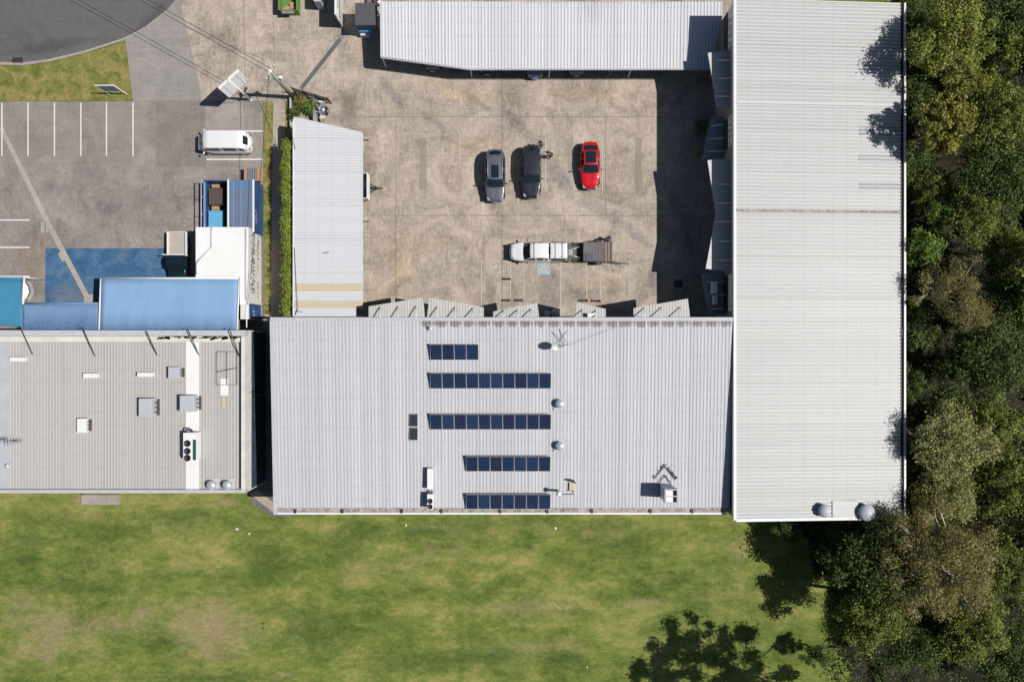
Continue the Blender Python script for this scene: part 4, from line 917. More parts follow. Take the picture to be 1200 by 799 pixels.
# open walled yard
en = MB(); hw = 1.3
wa = poly((239.5, 211.8), (266, 211.8), (266, 272), (239.5, 272), h=hw)
x0, x1, y1, y0 = W(239.5, 0, hw).x, W(267, 0, h).x-.02, W(0, 211.8, hw).y, W(0, 272, hw).y
en.box(x0-.05, y0, 0, x0+.1, y1, hw); en.box(x0+.1, y1-.12, 0, x1, y1, hw+.25); en.build('yard_wall', m_bluewall, t)
MB().box(x0-.07, y0, hw, x0+.12, y1, hw+.05).build('wall_coping', m_awnblue2, t)
rl = MB(); rl.tube([(x0-.03, y0, 1.9), (x0-.03, y1, 1.9)], .05, 6)
for u in (0.02, .33, .66, .98): rl.tube([(x0-.03, y0+(y1-y0)*u, hw+.04), (x0-.03, y0+(y1-y0)*u, 1.9)], .03, 6)
rl.build('top_rail', m_roofTblue, t)
MB().box(x0+.1, y0, .02, x1-.9, y1-.12, .05).build('yard_floor', m_bluefloor, t)
c0, c1 = W(244.5, 220.5, 1.2), W(262, 240, 1.2)
q = MB(); q.box(c0.x+.02, c1.y+.03, .15, c1.x-.02, c0.y-.03, 1.12)
for i in range(11): xx = c0.x+(c1.x-c0.x)*(i+.5)/11; q.box(xx-.045, c1.y, 1.12, xx+.045, c0.y, 1.2, 1)
q.box(c0.x-.02, c1.y-.04, .1, c1.x+.02, c1.y, 1.1)
q.build('pallet_stack', [m_dark, m_wooddk], label='stack of dark slatted pallets in the open blue walled yard', cat='pallets')
c0, c1 = W(244, 247, 1.2), W(262, 270, 1.2); q = MB()
q.box(c0.x, c1.y, .05, c1.x, c0.y, 1.15)
for i in range(7): xx = c0.x+(c1.x-c0.x)*(i+.5)/7; q.box(xx-.06, c1.y, 1.15, xx+.06, c0.y, 1.19)
q.build('covered_crate', m_cyan, label='bright light blue ribbed cover in the open blue walled yard', cat='crate')
for i, (x0_, y0_, x1_, y1_) in enumerate(((248, 216, 256.5, 220), (248, 241.5, 256, 246.5))):
    c0, c1 = W(x0_, y0_, .8), W(x1_, y1_, .8); MB().box(c0.x, c1.y, .05, c1.x, c0.y, .8).build('cardboard_box', m_wood, label=('tan box above the dark pallet stack', 'tan box between the dark pallets and the light blue cover')[i], cat='box', bevel=.02)
c0, c1 = W(286, 196.5, .9), W(302, 212, .9); q = MB()
for xx in (c0.x, (c1.x-.12)): q.box(xx, c1.y, .0, xx+.22, c0.y, .9, 0)
for i in range(5): xx = c0.x+.3+i*.17; q.box(xx, c1.y, .6, xx+.1, c0.y, .85, 1)
q.box(c0.x+.2, c1.y, 0, c1.x-.1, c0.y, .5, 2)
q.build('timber_crate', [m_wood, m_steel, m_dark], label='open timber crate with dark slats behind the white van', cat='crate')
# white building
h = 3.1; t = thing('white_store', 'white flat-roofed store with a graffitied side wall facing the hedge', 'building', W(265, 310))
MB().prism(poly((229.5, 266.5), (291, 266.5), (291, 374), (281.5, 374), (281.5, 325), (229.5, 325), h=h), 0, lambda p: h-.05).build('wall', m_offwhite, t)
x1g = W(291, 0, h).x
rf = MB(); rf.prism(poly((229.5, 266.3), (288, 266.3), (288, 357), (281, 357), (281, 324.5), (229.5, 324.5), h=h), h-.05, h+.03, 0); rf.prism(poly((288.2, 266.3), (291.2, 266.3), (291.2, 374), (288.2, 374), h=h), h-.05, h-.0, 1)
rf.build('roof', [m_whiteroof, m_white], t)
q = MB()
for a_, b_ in (((248, 266.6), (247.5, 290)), ((247.5, 290), (230.5, 307)), ((230.5, 307), (230.5, 322)), ((288, 268), (288, 352))):
    a, b = W(*a_, h+.05), W(*b_, h+.05); q.tube([a, b], .07, 6)
q.build('roof_pipe', m_gutter, t)
q = MB(); xs = x1g+.006
for (c, z0, z1, y0_, y1_, n, lw) in ((0, 1.4, 2.6, 272, 345, 26, .07), (0, .4, 1.1, 275, 303, 12, .06), (0, .5, 1.0, 330, 350, 8, .06)):
    scribble(q, xs, W(0, y1_, 1.5).y, W(0, y0_, 1.5).y, z0, z1, n, lw)
q.build('graffiti', plain('dark_spray_paint', C(66, 66, 72), .7), t)
q = MB(); scribble(q, xs+.003, W(0, 322, 1).y, W(0, 303, 1).y, .5, 1.1, 6, .06); q.build('graffiti', plain('pink_spray_paint', C(206, 160, 178), .7), t)
q = MB(); y0_, y1_ = W(0, 374, 1.5).y, W(0, 356.5, 1.5).y; q.box(x1g, y0_, .1, x1g+.03, y1_, 2.9); q.build('blue_wall_panel', m_bluewall, t)
q = MB(); scribble(q, x1g+.034, y0_+.2, y1_-.2, 1.5, 2.2, 3, .08); q.build('wall_lettering', m_whiteroof, t)
# canvas awnings
def canvas(name, pts, h0, h1, m, label, frame=m_white, lip=None):
    """pts: NW, NE, SE, SW in photo px; front edge (north) at h0, wall edge at h1"""
    P = [W(*pts[0], h0), W(*pts[1], h0), W(*pts[2], h1), W(*pts[3], h1)]
    c = sum(P, Vector())/4; t = thing(name, label, 'awning', (c.x, c.y, h0))
    def fnn(u, v):
        a = P[0].lerp(P[1], u); b = P[3].lerp(P[2], u); q = a.lerp(b, v); q.z -= .06*math.sin(math.pi*v); return tuple(q)
    q = MB(); q.grid(fnn, 24, 6); o = q.build('canvas', m, t); so = o.modifiers.new('thick', 'SOLIDIFY'); so.thickness = .02
    f = MB(); f.tube([P[0], P[1]], .09, 6); f.tube([P[0], P[3]], .07, 6); f.tube([P[1], P[2]], .07, 6); f.build('frame', frame, t); return t
canvas('canvas_awning', [(118, 326), (280, 326), (278, 386.5), (116, 386.5)], 3.0, 3.6, m_awnblue, 'large blue canvas awning with white front rail over the blue painted bay')
canvas('canvas_awning', [(25.5, 355.5), (116.5, 355.5), (115, 386.5), (25.5, 386.5)], 2.9, 3.5, m_awnblue2, 'narrow blue canvas awning between the teal and the large blue awnings', m_awnblue2)
canvas('canvas_awning', [(-40, 325), (25, 326), (24, 383), (-40, 379)], 3.0, 3.6, m_teal, 'teal canvas awning cut by the left edge of the photo', m_teal)
q = MB(); a = W(28.3, 325, 2.9); b = W(27, 356, 3.0); q.tube([a, b], .1, 6); q.tube([(b.x, b.y, 3.0), (b.x, b.y, 0)], .05, 6); q.tube([(a.x, a.y, 2.9), (a.x, a.y, 0)], .05, 6)
q.build('white_rail', m_white, label='white rail frame at the right end of the teal awning', cat='rail')
c = W(29, 341, 2.6); t = thing('half_round_cowl', 'white half-round slatted cowl beside the white rail frame', 'cowl', c)
q = MB(); q.grid(lambda u, v: (c.x+.28*math.sin(math.pi*u)*1.3*v+.0, c.y-.85+1.7*u, 2.6+.25*(1-v*v)), 12, 4); q.build('shell', m_white, t)
q = MB()
for i in range(9):
    u = .06+.11*i; q.obox((c.x+.36*math.sin(math.pi*u)+.22, c.y-.85+1.7*u, 2.45), (.2, .06, .2))
q.build('slat', m_white, t)
q = MB(); q.tube([W(284, 357, 2.6), W(292, 357, 2.6)], .05, 6); q.tube([W(289, 357, 2.6), W(289, 384, 3.0)], .05, 6); q.build('pipe_bracket', m_white, label='white pipe bracket in the dark gap beside the large blue awning', cat='pipe')
# sign boards
def sign_panel():
    b0 = W(279.6+1, 104.4, 2.8); ca = W(256, 104, 4.9); cb = W(279.6, 82, 4.9); top = [ca, cb]
    return ca, cb
ca, cb = sign_panel(); pc = W(293, 117)
d = (cb-ca); rz = math.atan2(d.y, d.x); mid = (ca+cb)/2
t = thing('billboard', 'white elevated sign board on a single leaning-looking white pole by the driveway', 'sign', pc)
MB().obox((mid.x, mid.y, 3.85), (d.length, .22, 2.15), rz).build('sign_panel', m_white, t, bevel=.02)
q = MB(); nrm = Vector((math.sin(rz), -math.cos(rz), 0))
for u in (-.3, 0, .3): cc = Vector((mid.x, mid.y, 3.85))+nrm*.125+d.normalized()*d.length*u; q.obox(tuple(cc), (.03, .03, 2.15), rz)
q.build_each('panel_seam', m_gutter, t)
MB().tube([(pc.x, pc.y, 0), (pc.x, pc.y, 5.0)], [.13, .10], 12).build('pole', m_whiteroof, t)
q = MB(); q.obox(((pc.x+mid.x)/2, (pc.y+mid.y)/2, 4.6), ((Vector((pc.x, pc.y))-Vector((mid.x, mid.y))).length+.1, .1, .1), math.atan2(mid.y-pc.y, mid.x-pc.x)); q.obox(((pc.x+mid.x)/2, (pc.y+mid.y)/2, 3.2), ((Vector((pc.x, pc.y))-Vector((mid.x, mid.y))).length+.1, .1, .1), math.atan2(mid.y-pc.y, mid.x-pc.x)); q.build_each('bracket', m_white, t)
MB().lathe((pc.x, pc.y, .0), [(.26, 0), (.26, .05), (.15, .1)], 14).build('base_plate', m_steel, t)
sa, sb = W(127.5, 110.5, .1), W(149, 110.5, .1); t = thing('notice_board', 'white-framed sign board standing on the grass verge', 'sign', (sa+sb)/2)
t.location.z = .09
q = MB(); 
for xx in (sa.x, sb.x-.09): q.box(xx, sa.y-.045, .05, xx+.09, sa.y+.045, 2.3)
for zz in (2.2, .75): q.box(sa.x+.09, sa.y-.04, zz, sb.x-.09, sa.y+.04, zz+.12)
q.build('frame', m_white, t); MB().box(sa.x+.09, sa.y-.03, .87, sb.x-.09, sa.y+.03, 2.2).build('panel', plain('grey_sign_face', C(130, 134, 140), .4), t)
q = MB(); q.box(sa.x-.01, sa.y+.05, .09, sa.x+.1, sa.y+.9, .2); q.build('foot', m_dark, t)
# ------------------------------------------------------------------ power pole and wires
pb_ = W(344, 114.5); H_P = 6.3
t = thing('power_pole', 'grey timber power pole with crossarms beside the slat fence', 'power pole', pb_)
MB().tube([pb_, (pb_.x, pb_.y, H_P)], [.2, .14], 12).build('pole', m_pole, t)
q = MB(); q.obox((pb_.x, pb_.y-.0, H_P-.25), (1.5, .1, .1), R(60)); q.build('crossarm', m_pole, t)
q = MB(); q.obox((pb_.x, pb_.y, H_P-1.4), (1.3, .1, .1), R(35)); q.build('crossarm', m_pole, t)
for s_ in (-.65, -.25, .25, .65):
    c = Vector((pb_.x+s_*math.cos(R(60)), pb_.y+s_*math.sin(R(60)), H_P-.2)); MB().lathe(c, [(.06, 0), (.08, .05), (.05, .1), (.07, .15), (.03, .2)], 10).build('insulator', m_white, t)
MB().lathe((pb_.x, pb_.y, H_P), [(.17, 0), (.17, .06), (.1, .1)], 12).build('cap', m_white, t)
q = MB(); q.obox((pb_.x+.32, pb_.y+.1, 4.6), (.35, .25, .35)); q.build('junction_box', m_white, t, bevel=.02)
topv = Vector((pb_.x, pb_.y, H_P-.1))
def wire(a, b, sag, label, r=.022):
    pts = [a.lerp(b, i/16)+Vector((0, 0, -sag*4*(i/16)*(1-i/16))) for i in range(17)]
    MB().tube(pts, r, 5, cap=False).build('overhead_wire', m_black, label=label, cat='wire', group='overhead wires at the power pole')
u = Vector((math.cos(R(60)), math.sin(R(60)), 0)); far = W(-140, -174, 7.5)
wire(topv+u*.25, far+u*.3, .5, 'overhead wire running to the top left, upper of the pair'); wire(topv-u*.1, far-u*.05, .5, 'overhead wire running to the top left, lower of the pair')
wire(topv+u*.65, W(300, -420, 7), .5, 'overhead wire running up the photo from the pole', .012)
wire(topv-u*.25, W(290, 357, 3.3), .2, 'service wire dropping from the pole to the white store', .02)
wire(Vector((pb_.x+.3, pb_.y, H_P-1.4)), W(346, 175, 3.1), .15, 'service wire dropping from the pole to the shed', .02)
# wheel stops
k = 0
wlab = ('left black wheel stop under the pair of faded lines by the white ute', 'second black wheel stop beside it, right of the left one', 'left wheel stop with a yellow end near the short canopy', 'right wheel stop with a yellow end near the short canopy', 'single black wheel stop above the pair of black wheel stops')
for i, (x0, x1, y, ye) in enumerate(((588, 598, 352, 0), (603, 613, 352, 0), (678, 690, 352.3, 1), (693, 705, 352.8, 1), (588.5, 598.5, 327, 0))):
    a, b = W(x0, y), W(x1, y); t = thing('wheel_stop', wlab[i], 'wheel stop', (a+b)/2, 0, 'wheel stops in the yard')
    MB().prism([(a.x, a.y-.09), (b.x-(.2 if ye else 0), a.y-.09), (b.x-(.2 if ye else 0), a.y+.09), (a.x, a.y+.09)], .026, .12).build('block', m_black, t, bevel=.02)
    if ye: MB().lathe((b.x-.08, a.y, .02), [(.11, 0), (.11, .25), (.04, .3)], 12).build('end_cap', m_yellow, t)
# clutter in shade
c = W(821, 150); q = MB(); t = thing('potted_plant', 'dim leafy plant with a pale pot in the deep shade of the long warehouse', 'plant', c)
MB().lathe(c, [(.25, 0), (.32, .45), (.28, .45)], 14).build('pot', m_whiteroof, t)
pv = MB(); random.seed(4)
for i in range(160):
    d = Vector((random.gauss(0, .3), random.gauss(0, .45), abs(random.gauss(.5, .3)))); q0 = c+Vector((-.2, -.2, .4))+d*.8; pv.obox(tuple(q0), (.16, .08, .01), random.uniform(0, 6), 0, random.uniform(-1, 1))
pv.build('foliage', leafmat('plant_leaf', [C(60, 80, 40), C(90, 110, 50)]), t)
c = W(816, 180, .3); MB().obox((c.x, c.y, .15), (.55, .18, .3), R(35)).build('yellow_sack', m_yellow, label='small yellow sack on the shaded ground by the long warehouse', cat='sack', bevel=.05)
c = W(622, 366); q = MB(); q.lathe((c.x-.9, c.y, 0), [(.3, 0), (.33, .8), (.2, .9)], 16); q.build('drum', m_white, label='white drum between the middle and the short canopy, left one', cat='drum')
q = MB(); c = W(650, 367); q.lathe((c.x, c.y, 0), [(.35, 0), (.4, .75), (.3, .95), (.05, 1.0)], 16); q.build('drum', m_roofTblue, label='blue-grey drum in the dark gap between two canopies', cat='drum')
q = MB(); c = W(641, 368); q.lathe((c.x, c.y, 0), [(.3, 0), (.3, .85), (.25, .9)], 16); q.build('drum', m_offwhite, label='cream drum in the dark gap between two canopies', cat='drum')
# litter on lawn
for i, (x, y, L, lb) in enumerate(((278, 619.5, .25, 'tiny white scrap on the lawn, left one of a pair'), (292.5, 625, .2, 'tiny white scrap on the lawn, right one of a pair'), (476, 615, .2, 'tiny pale scrap on the lawn left of centre below the grey roof'), (651, 618.5, .25, 'tiny pale scrap on the lawn below the right end of the solar rows'), (688, 781, .15, 'tiny white scrap near the bottom of the lawn'))):
    c = W(x, y); MB().obox((c.x, c.y, .04), (L, L*.6, .05), i*.7).build('litter_scrap', m_white, label=lb, cat='litter')
q = MB(); q.tube([W(645, 703, .05), W(648, 707, .05), W(652, 710, .06), W(657, 713, .05)], .03, 5); q.build('fallen_twig', m_transl, label='thin pale curved twig lying on the lawn', cat='twig')

# ------------------------------------------------------------------ vehicles
def lerp(a, b, t): return a+(b-a)*t
def interp(tab, x):
    if x <= tab[0][0]: return tab[0][1]
    for (a, va), (b, vb) in zip(tab, tab[1:]):
        if x <= b: u = (x-a)/(b-a); u = u*u*(3-2*u) if b-a < .9 else u; return lerp(va, vb, u)
    return tab[-1][1]
def make_car(name, label, loc, rz, paint, L=4.6, Wd=1.85, deck=((-2.3, .80), (-2.2, .92), (-1.0, .95), (.7, .96), (2.0, .82), (2.3, .62)), prof=None, wr=.33, wheels=(-1.35, 1.4), roof_z=1.5, roofpaint=None, sunroof=None, rails=False, cat='car', front_round=5.0, rear_round=7.0, ws_in=.11, racks=(), group=None, rearbox=None, wmul=.80, sidewin=True, lampc=None):
    """facing +X. prof = (x_ws_base, x_ws_top, x_roof_end, x_rear_base)"""
    t = thing(name, label, cat, loc, rz, group); hw = Wd/2; xb0, xt0, xt1, xb1 = prof; zb = interp(deck, (xb0+xb1)/2)
    def hwid(x):
        u = min(1, abs(x)/(L/2)); pw_ = front_round if x > 0 else rear_round
        return hw*max(.02, (1-u**pw_))**(1/3.2)*(1 if x < 0 else 1-.05*u)
    n = 34; xs = [-(L/2)*math.cos(math.pi*i/n) for i in range(n+1)]
    xs = [x*(1-1e-3) for x in xs]; rings = []
    for x in xs:
        w = hwid(x); z = interp(deck, x); zl = .24+.1*max(0, abs(x)/(L/2)-.8)*3
        half = [(w*.90, zl), (w*.985, .42), (w, .58), (w*.985, lerp(.58, z, .6)), (w*.95, z-.06), (w*.86, z-.012), (w*.55, z+.012), (w*.2, z+.02)]
        rings.append([(x, -a, b) for a, b in half]+[(x, a, b) for a, b in half[::-1]])
    m = len(rings[0]); b_ = MB(); vs = [p for r in rings for p in r]; fs = [(i*m+j, (i+1)*m+j, (i+1)*m+(j+1) % m, i*m+(j+1) % m) for i in range(n) for j in range(m)]
    fs += [tuple(range(m)), tuple(n*m+j for j in range(m))[::-1]]
    b_.add(vs, fs, 0, True); b_.build('body', paint, t, local=True)
    # lower black sill ring
    q = MB(); q.box(-L/2*.86, -hw*.93, .18, L/2*.84, hw*.93, .26); q.build('underbody', m_trim, t, local=True)
    # greenhouse
    wb = hw*.93; wt = hw*wmul
    def ghalf(x):  # plan half width at belt and roof
        return min(wb, hwid(x)*.95), min(wt, hwid(x)*.86)
    def zsurf(x):
        if x >= xt0: u = (xb0-x)/(xb0-xt0); return lerp(interp(deck, xb0)+.01, roof_z-.03, u)
        if x <= xt1: u = (x-xb1)/(xt1-xb1) if xt1 > xb1 else 1; return lerp(interp(deck, xb1)+.01, roof_z-.06, u)
        u = (x-xt1)/(xt0-xt1); return lerp(roof_z-.06, roof_z-.03, u)+.05*math.sin(math.pi*u)
    gx = [xb0-(xb0-xt0)*i/4 for i in range(5)]+[xt0-(xt0-xt1)*i/8 for i in range(1, 9)]+[xt1-(xt1-xb1)*i/4 for i in range(1, 5)]
    def row(x, i, tot, ins=0.0, off=0.0):
        z = zsurf(x); be, _ = ghalf(x); zz = interp(deck, x)-.02; fr = max(0, min(1, (z-zz)/(roof_z-zz))); w = lerp(be, wt, fr); r = []
        for k_ in range(9):
            v = -1+2*k_/8; bul = 0.0
            y = v*w*(1-ins); cr = .05*(1-v*v)*fr
            xx = x
            if x > xt0-1e-6: xx = x+ws_in*(1-v*v)*1.0*(1-.6*fr)
            if x < xt1+1e-6: xx = x-.08*(1-v*v)
            r.append(Vector((xx, y, z+cr+off)))
        return r
    rws = [row(x, 0, 0) for x in gx]; g = MB()
    vs = [tuple(p) for r in rws for p in r]; nr = len(rws); g.add(vs, [(i*9+j, i*9+j+1, (i+1)*9+j+1, (i+1)*9+j) for i in range(nr-1) for j in range(8)], 0, True)
    sv = []
    for s_ in (0, 8):
        for i, r in enumerate(rws): p = r[s_]; be, _ = ghalf(gx[i]); sv.append((i, p, Vector((p.x, (-1 if s_ == 0 else 1)*be, interp(deck, gx[i])-.03))))
    for half in (sv[:nr], sv[nr:]):
        g.add([tuple(p) for _, p, _q in half]+[tuple(q_) for _, _p, q_ in half], [(i, i+1, nr+i+1, nr+i) for i in range(nr-1)], 0, False)
    g.build('roof', roofpaint or paint, t, local=True)
    def pane(x0, x1, nm, ins, off=.012, m_=m_carglass, n_=5):
        gg = MB(); rr = []
        for i in range(n_+1):
            x = lerp(x0, x1, i/n_); rr.append(row(x, 0, 0, ins, off))
        gg.add([tuple(p) for r in rr for p in r], [(i*9+j, i*9+j+1, (i+1)*9+j+1, (i+1)*9+j) for i in range(n_) for j in range(8)], 0, True); return gg.build(nm, m_, t, local=True)
    e = .06
    pane(xb0-.05, xt0+.04, 'windscreen', .07)
    pane(xt1-.12*(xt1-xb1), xb1+.28*(xt1-xb1), 'rear_window', .12)
    if sunroof: pane(sunroof[0], sunroof[1], 'sunroof', sunroof[2], .014)
    if sidewin:
        for s_ in (-1, 1):
            gg = MB(); segs = 10; x0, x1 = xb0-.30, xb1+.32; up = []; lo_ = []
            for i in range(segs+1):
                x = lerp(x0, x1, i/segs); z = zsurf(x); be, _ = ghalf(x); zz = interp(deck, x)-.02; fr = max(0, min(1, (z-zz)/(roof_z-zz))); w = lerp(be, wt, fr)
                pt, pbm = Vector((x, w, z)), Vector((x, be, zz)); up.append(pbm.lerp(pt, .86)); lo_.append(pbm.lerp(pt, .12))
            nn = 1
            vs = [(p.x, s_*(p.y+.012), p.z+.003) for p in up]+[(p.x, s_*(p.y+.012), p.z+.003) for p in lo_]
            fs = [(i, i+1, segs+1+i+1, segs+1+i) for i in range(segs) if i not in (4, 8)]
            gg.add(vs, fs, 0); gg.build('side_window', m_carglass, t, local=True)
    # bonnet skin
    bn = MB(); x0, x1 = xb0+.10, L/2-.22
    def bfun(u, v):
        x = lerp(x0, x1, u); vv = -1+2*v; w = hwid(x)*.80; y = vv*w; z = interp(deck, x)+.014+.012*(1-vv*vv)+.012*(abs(vv) < .75)*(1 if abs(vv) > .3 else .4)
        return (x+.06*(1-vv*vv)*u, y, z+.004)
    if x1-x0 > .35: bn.grid(bfun, 8, 12); bn.build('bonnet', paint, t, local=True)
    for s_ in (-1, 1):
        mm = MB(); mm.obox((xb0-.28, s_*(hw+.10), zb+.06), (.12, .22, .13)); mm.build('wing_mirror', paint if paint is not m_cgrey else m_trim, t, local=True, bevel=.03)
        hl = MB(); xx = L/2-.30; w = hwid(xx); zz = interp(deck, xx)
        hl.obox((xx, s_*(w-.10), zz-.03), (.34, .24, .09), s_*-.35, 0, .12); hl.build('headlight', lampc or m_lamp, t, local=True, bevel=.03)
        tl2 = MB(); xx = -L/2+.10; w = hwid(xx); zz = interp(deck, xx); tl2.obox((xx, s_*(w-.08), zz-.12), (.12, .22, .16), s_*.2); tl2.build('tail_light', m_red, t, local=True, bevel=.02)
        for wx in wheels:
            wl = MB(); wl.tube([(wx, s_*(hw-.22), wr), (wx, s_*(hw-.01), wr)], wr, 20); wl = wl.build('wheel', m_tyre, t, local=True)
            ri = MB(); ri.tube([(wx, s_*(hw-.03), wr), (wx, s_*(hw+.006), wr)], wr*.62, 16); ri.build('rim', m_steel, wl, local=True)
    pl_ = MB(); pl_.box(L/2-.02, -.19, .42, L/2+.015, .19, .54); pl_.build('number_plate', m_plate, t, local=True)
    pl_ = MB(); pl_.box(L/2-.10, -.5, .5, L/2-.0, .5, .64); pl_.build('grille', m_trim, t, local=True)
    wp = MB()
    for y0 in (-.1, .45): wp.tube([(xb0-.02, y0, zsurf(xb0)+.03), (xb0-.22, y0-.45, zsurf(xb0-.22)+.07)], .012, 4)
    wp.build('wiper', m_trim, t, local=True)
    if rails:
        for s_ in (-1, 1): rr = MB(); rr.tube([(xt0-.25, s_*wt*.93, roof_z+.02), (xt0-.35, s_*wt*.93, roof_z+.08), (xt1+.35, s_*wt*.93, roof_z+.06), (xt1+.2, s_*wt*.93, roof_z)], .025, 6); rr.build('roof_rail', m_steel, t, local=True)
    for x in racks:
        rk = MB(); rk.tube([(x, -wt*.92, roof_z+.11), (x, wt*.92, roof_z+.11)], .018, 6)
        for s_ in (-1, 1): rk.box(x-.03, s_*wt*.9-.04, roof_z-.03, x+.03, s_*wt*.9+.04, roof_z+.1)
        rk.build('roof_rack', m_dark, t, local=True)
    return t
DOWN = R(-90); LEFT = R(180)
suv_deck = ((-2.45, .85), (-2.3, 1.0), (-1.0, 1.04), (.8, 1.06), (1.3, 1.05), (2.1, .93), (2.45, .70))
make_car('parked_car', 'grey metallic estate car with dark sunroof, leftmost in the middle of the yard', W(580.5, 208.5), DOWN, m_cgrey, 4.92, 1.93, suv_deck, (1.10, .45, -1.62, -2.36), .36, (-1.5, 1.5), 1.62, sunroof=(.38, -.80, .32), rails=True, group='cars parked in the yard', wmul=.74)
make_car('parked_car', 'dark charcoal wagon with two people at its rear', W(622.2, 204), DOWN, m_cblack, 4.95, 1.88, suv_deck, (1.0, .4, -1.6, -2.34), .35, (-1.5, 1.5), 1.56, roofpaint=None, group='cars parked in the yard', wmul=.76)
sp_deck = ((-2.18, .80), (-2.05, .98), (-1.2, .99), (.3, .93), (1.0, .90), (1.7, .76), (2.18, .52))
make_car('parked_car', 'bright red sports car parked alone on the right', W(690.5, 196.5), DOWN, m_cred, 4.45, 1.86, sp_deck, (.72, -.02, -1.15, -2.0), .34, (-1.25, 1.35), 1.28, sunroof=(-.10, -1.16, .16), group='cars parked in the yard', front_round=3.6, rear_round=4.0, wmul=.66)
ute_deck = ((-2.72, 1.02), (-2.6, 1.08), (-1.0, 1.10), (1.0, 1.12), (1.5, 1.10), (2.35, 1.0), (2.72, .75))
u_ = make_car('utility_vehicle', 'white dual-cab ute with roof racks and a canopy, hitched to the trailer', W(630.5, 296.5), LEFT, m_cwhite, 5.42, 1.9, ute_deck, (1.35, .72, -.80, -1.12), .38, (-1.75, 1.6), 1.78, racks=(.42,), group='cars parked in the yard', wmul=.70)
for o_ in list(u_.children):
    if o_.name.startswith('wing_mirror'): o_.data.materials[0] = m_trim
cb_ = MB()
def canopyf(u, v):
    x = lerp(-1.08, -2.62, u); vv = -1+2*v; e1 = min(1, u/.12, (1-u)/.1); return (x, vv*.70*(.97+.03*e1), 1.70+.07*(1-vv**4)*e1)
cb_.grid(canopyf, 10, 10)
for s_ in (-1, 1): cb_.add([(-1.08, s_*.68, 1.70), (-2.62, s_*.68, 1.70), (-2.66, s_*.90, 1.06), (-1.04, s_*.90, 1.06)], [(0, 1, 2, 3)])
cb_.add([(-2.62, -.68, 1.70), (-2.62, .68, 1.70), (-2.70, .88, 1.06), (-2.70, -.88, 1.06)], [(0, 1, 2, 3)]); cb_.add([(-1.08, -.68, 1.70), (-1.08, .68, 1.70), (-1.04, .88, 1.06), (-1.04, -.88, 1.06)], [(0, 1, 2, 3)])
cy_ = cb_.build('canopy', m_cwhite, u_, local=True)
for s_ in (-1, 1):
    q = MB(); q.add([(-1.2, s_*.735, 1.62), (-2.5, s_*.735, 1.62), (-2.52, s_*.90, 1.14), (-1.18, s_*.90, 1.14)], [(0, 1, 2, 3)]); q.build('window', m_carglass, cy_, local=True)
for x in (-1.55, -2.2):
    rk = MB(); rk.tube([(x, -.62, 1.86), (x, .62, 1.86)], .018, 6); rk.box(x-.03, -.66, 1.68, x+.03, -.6, 1.86).box(x-.03, .6, 1.68, x+.03, .66, 1.86); rk.build('rack_bar', m_dark, cy_, local=True)
q = MB(); q.box(-2.82, -.75, .5, -2.68, .75, .66); q.build('rear_bumper', m_trim, u_, local=True)
van_deck = ((-2.5, 1.10), (-2.4, 1.18), (-1, 1.18), (1.3, 1.18), (1.9, 1.12), (2.35, .98), (2.52, .74))
make_car('delivery_van', 'white van parked between two white lines near the billboard', W(267.5, 170.7), LEFT, m_cwhite, 5.03, 1.9, van_deck, (2.02, 1.40, -2.0, -2.44), .34, (-1.55, 1.65), 2.05, cat='van', wmul=.84, ws_in=.2, rear_round=9, front_round=4.2)
# ute with tray beside the white store
t = make_car('tray_utility', 'dark teal tray ute half under the large blue awning', W(213, 305), DOWN, m_cdark, 4.9, 1.75, ((-2.45, .5), (-.4, .5), (-.3, 1.0), (1.0, 1.02), (2.0, .9), (2.45, .7)), (1.05, .5, -.15, -.3), .34, (-1.3, 1.5), 1.62, cat='ute', wmul=.8)
q = MB(); q.box(-2.5, -.88, .72, -.35, .88, .80, 0); q.box(-2.5, -.90, .80, -.35, -.82, 1.02, 1); q.box(-2.5, .82, .80, -.35, .90, 1.02, 1); q.box(-2.55, -.9, .8, -2.5, .9, 1.02, 1); q.build('tray', [plain('bare_tray_floor', C(178, 168, 158), .6), m_whiteroof], t, local=True)
q = MB(); q.box(-.36, -1.0, .8, -.28, 1.0, 1.72); q.build('headboard', m_white, t, local=True)
# cars under the carport (noses show)
small = ((-2.2, .85), (-2.1, .98), (-1.0, 1.0), (.8, 1.0), (1.9, .85), (2.2, .62))
for x, yf, m_, lb in ((507.5, 84.0, m_csilver, 'silver car nose, leftmost under the carport'), (571, 88, m_cblack, 'black car nose, second from the left under the carport'), (627, 93, m_cblue, 'blue-grey car nose with dark bumper, third from the left under the carport'), (675, 89.5, m_csilver, 'silver car nose, rightmost under the carport')):
    L_ = 4.4; c = W(x, yf+2); c.y += L_/2
    make_car('parked_car', lb, c, DOWN, m_, L_, 1.78, small, (.85, .2, -1.4, -2.05), .32, (-1.3, 1.35), 1.45, group='cars under the carport')
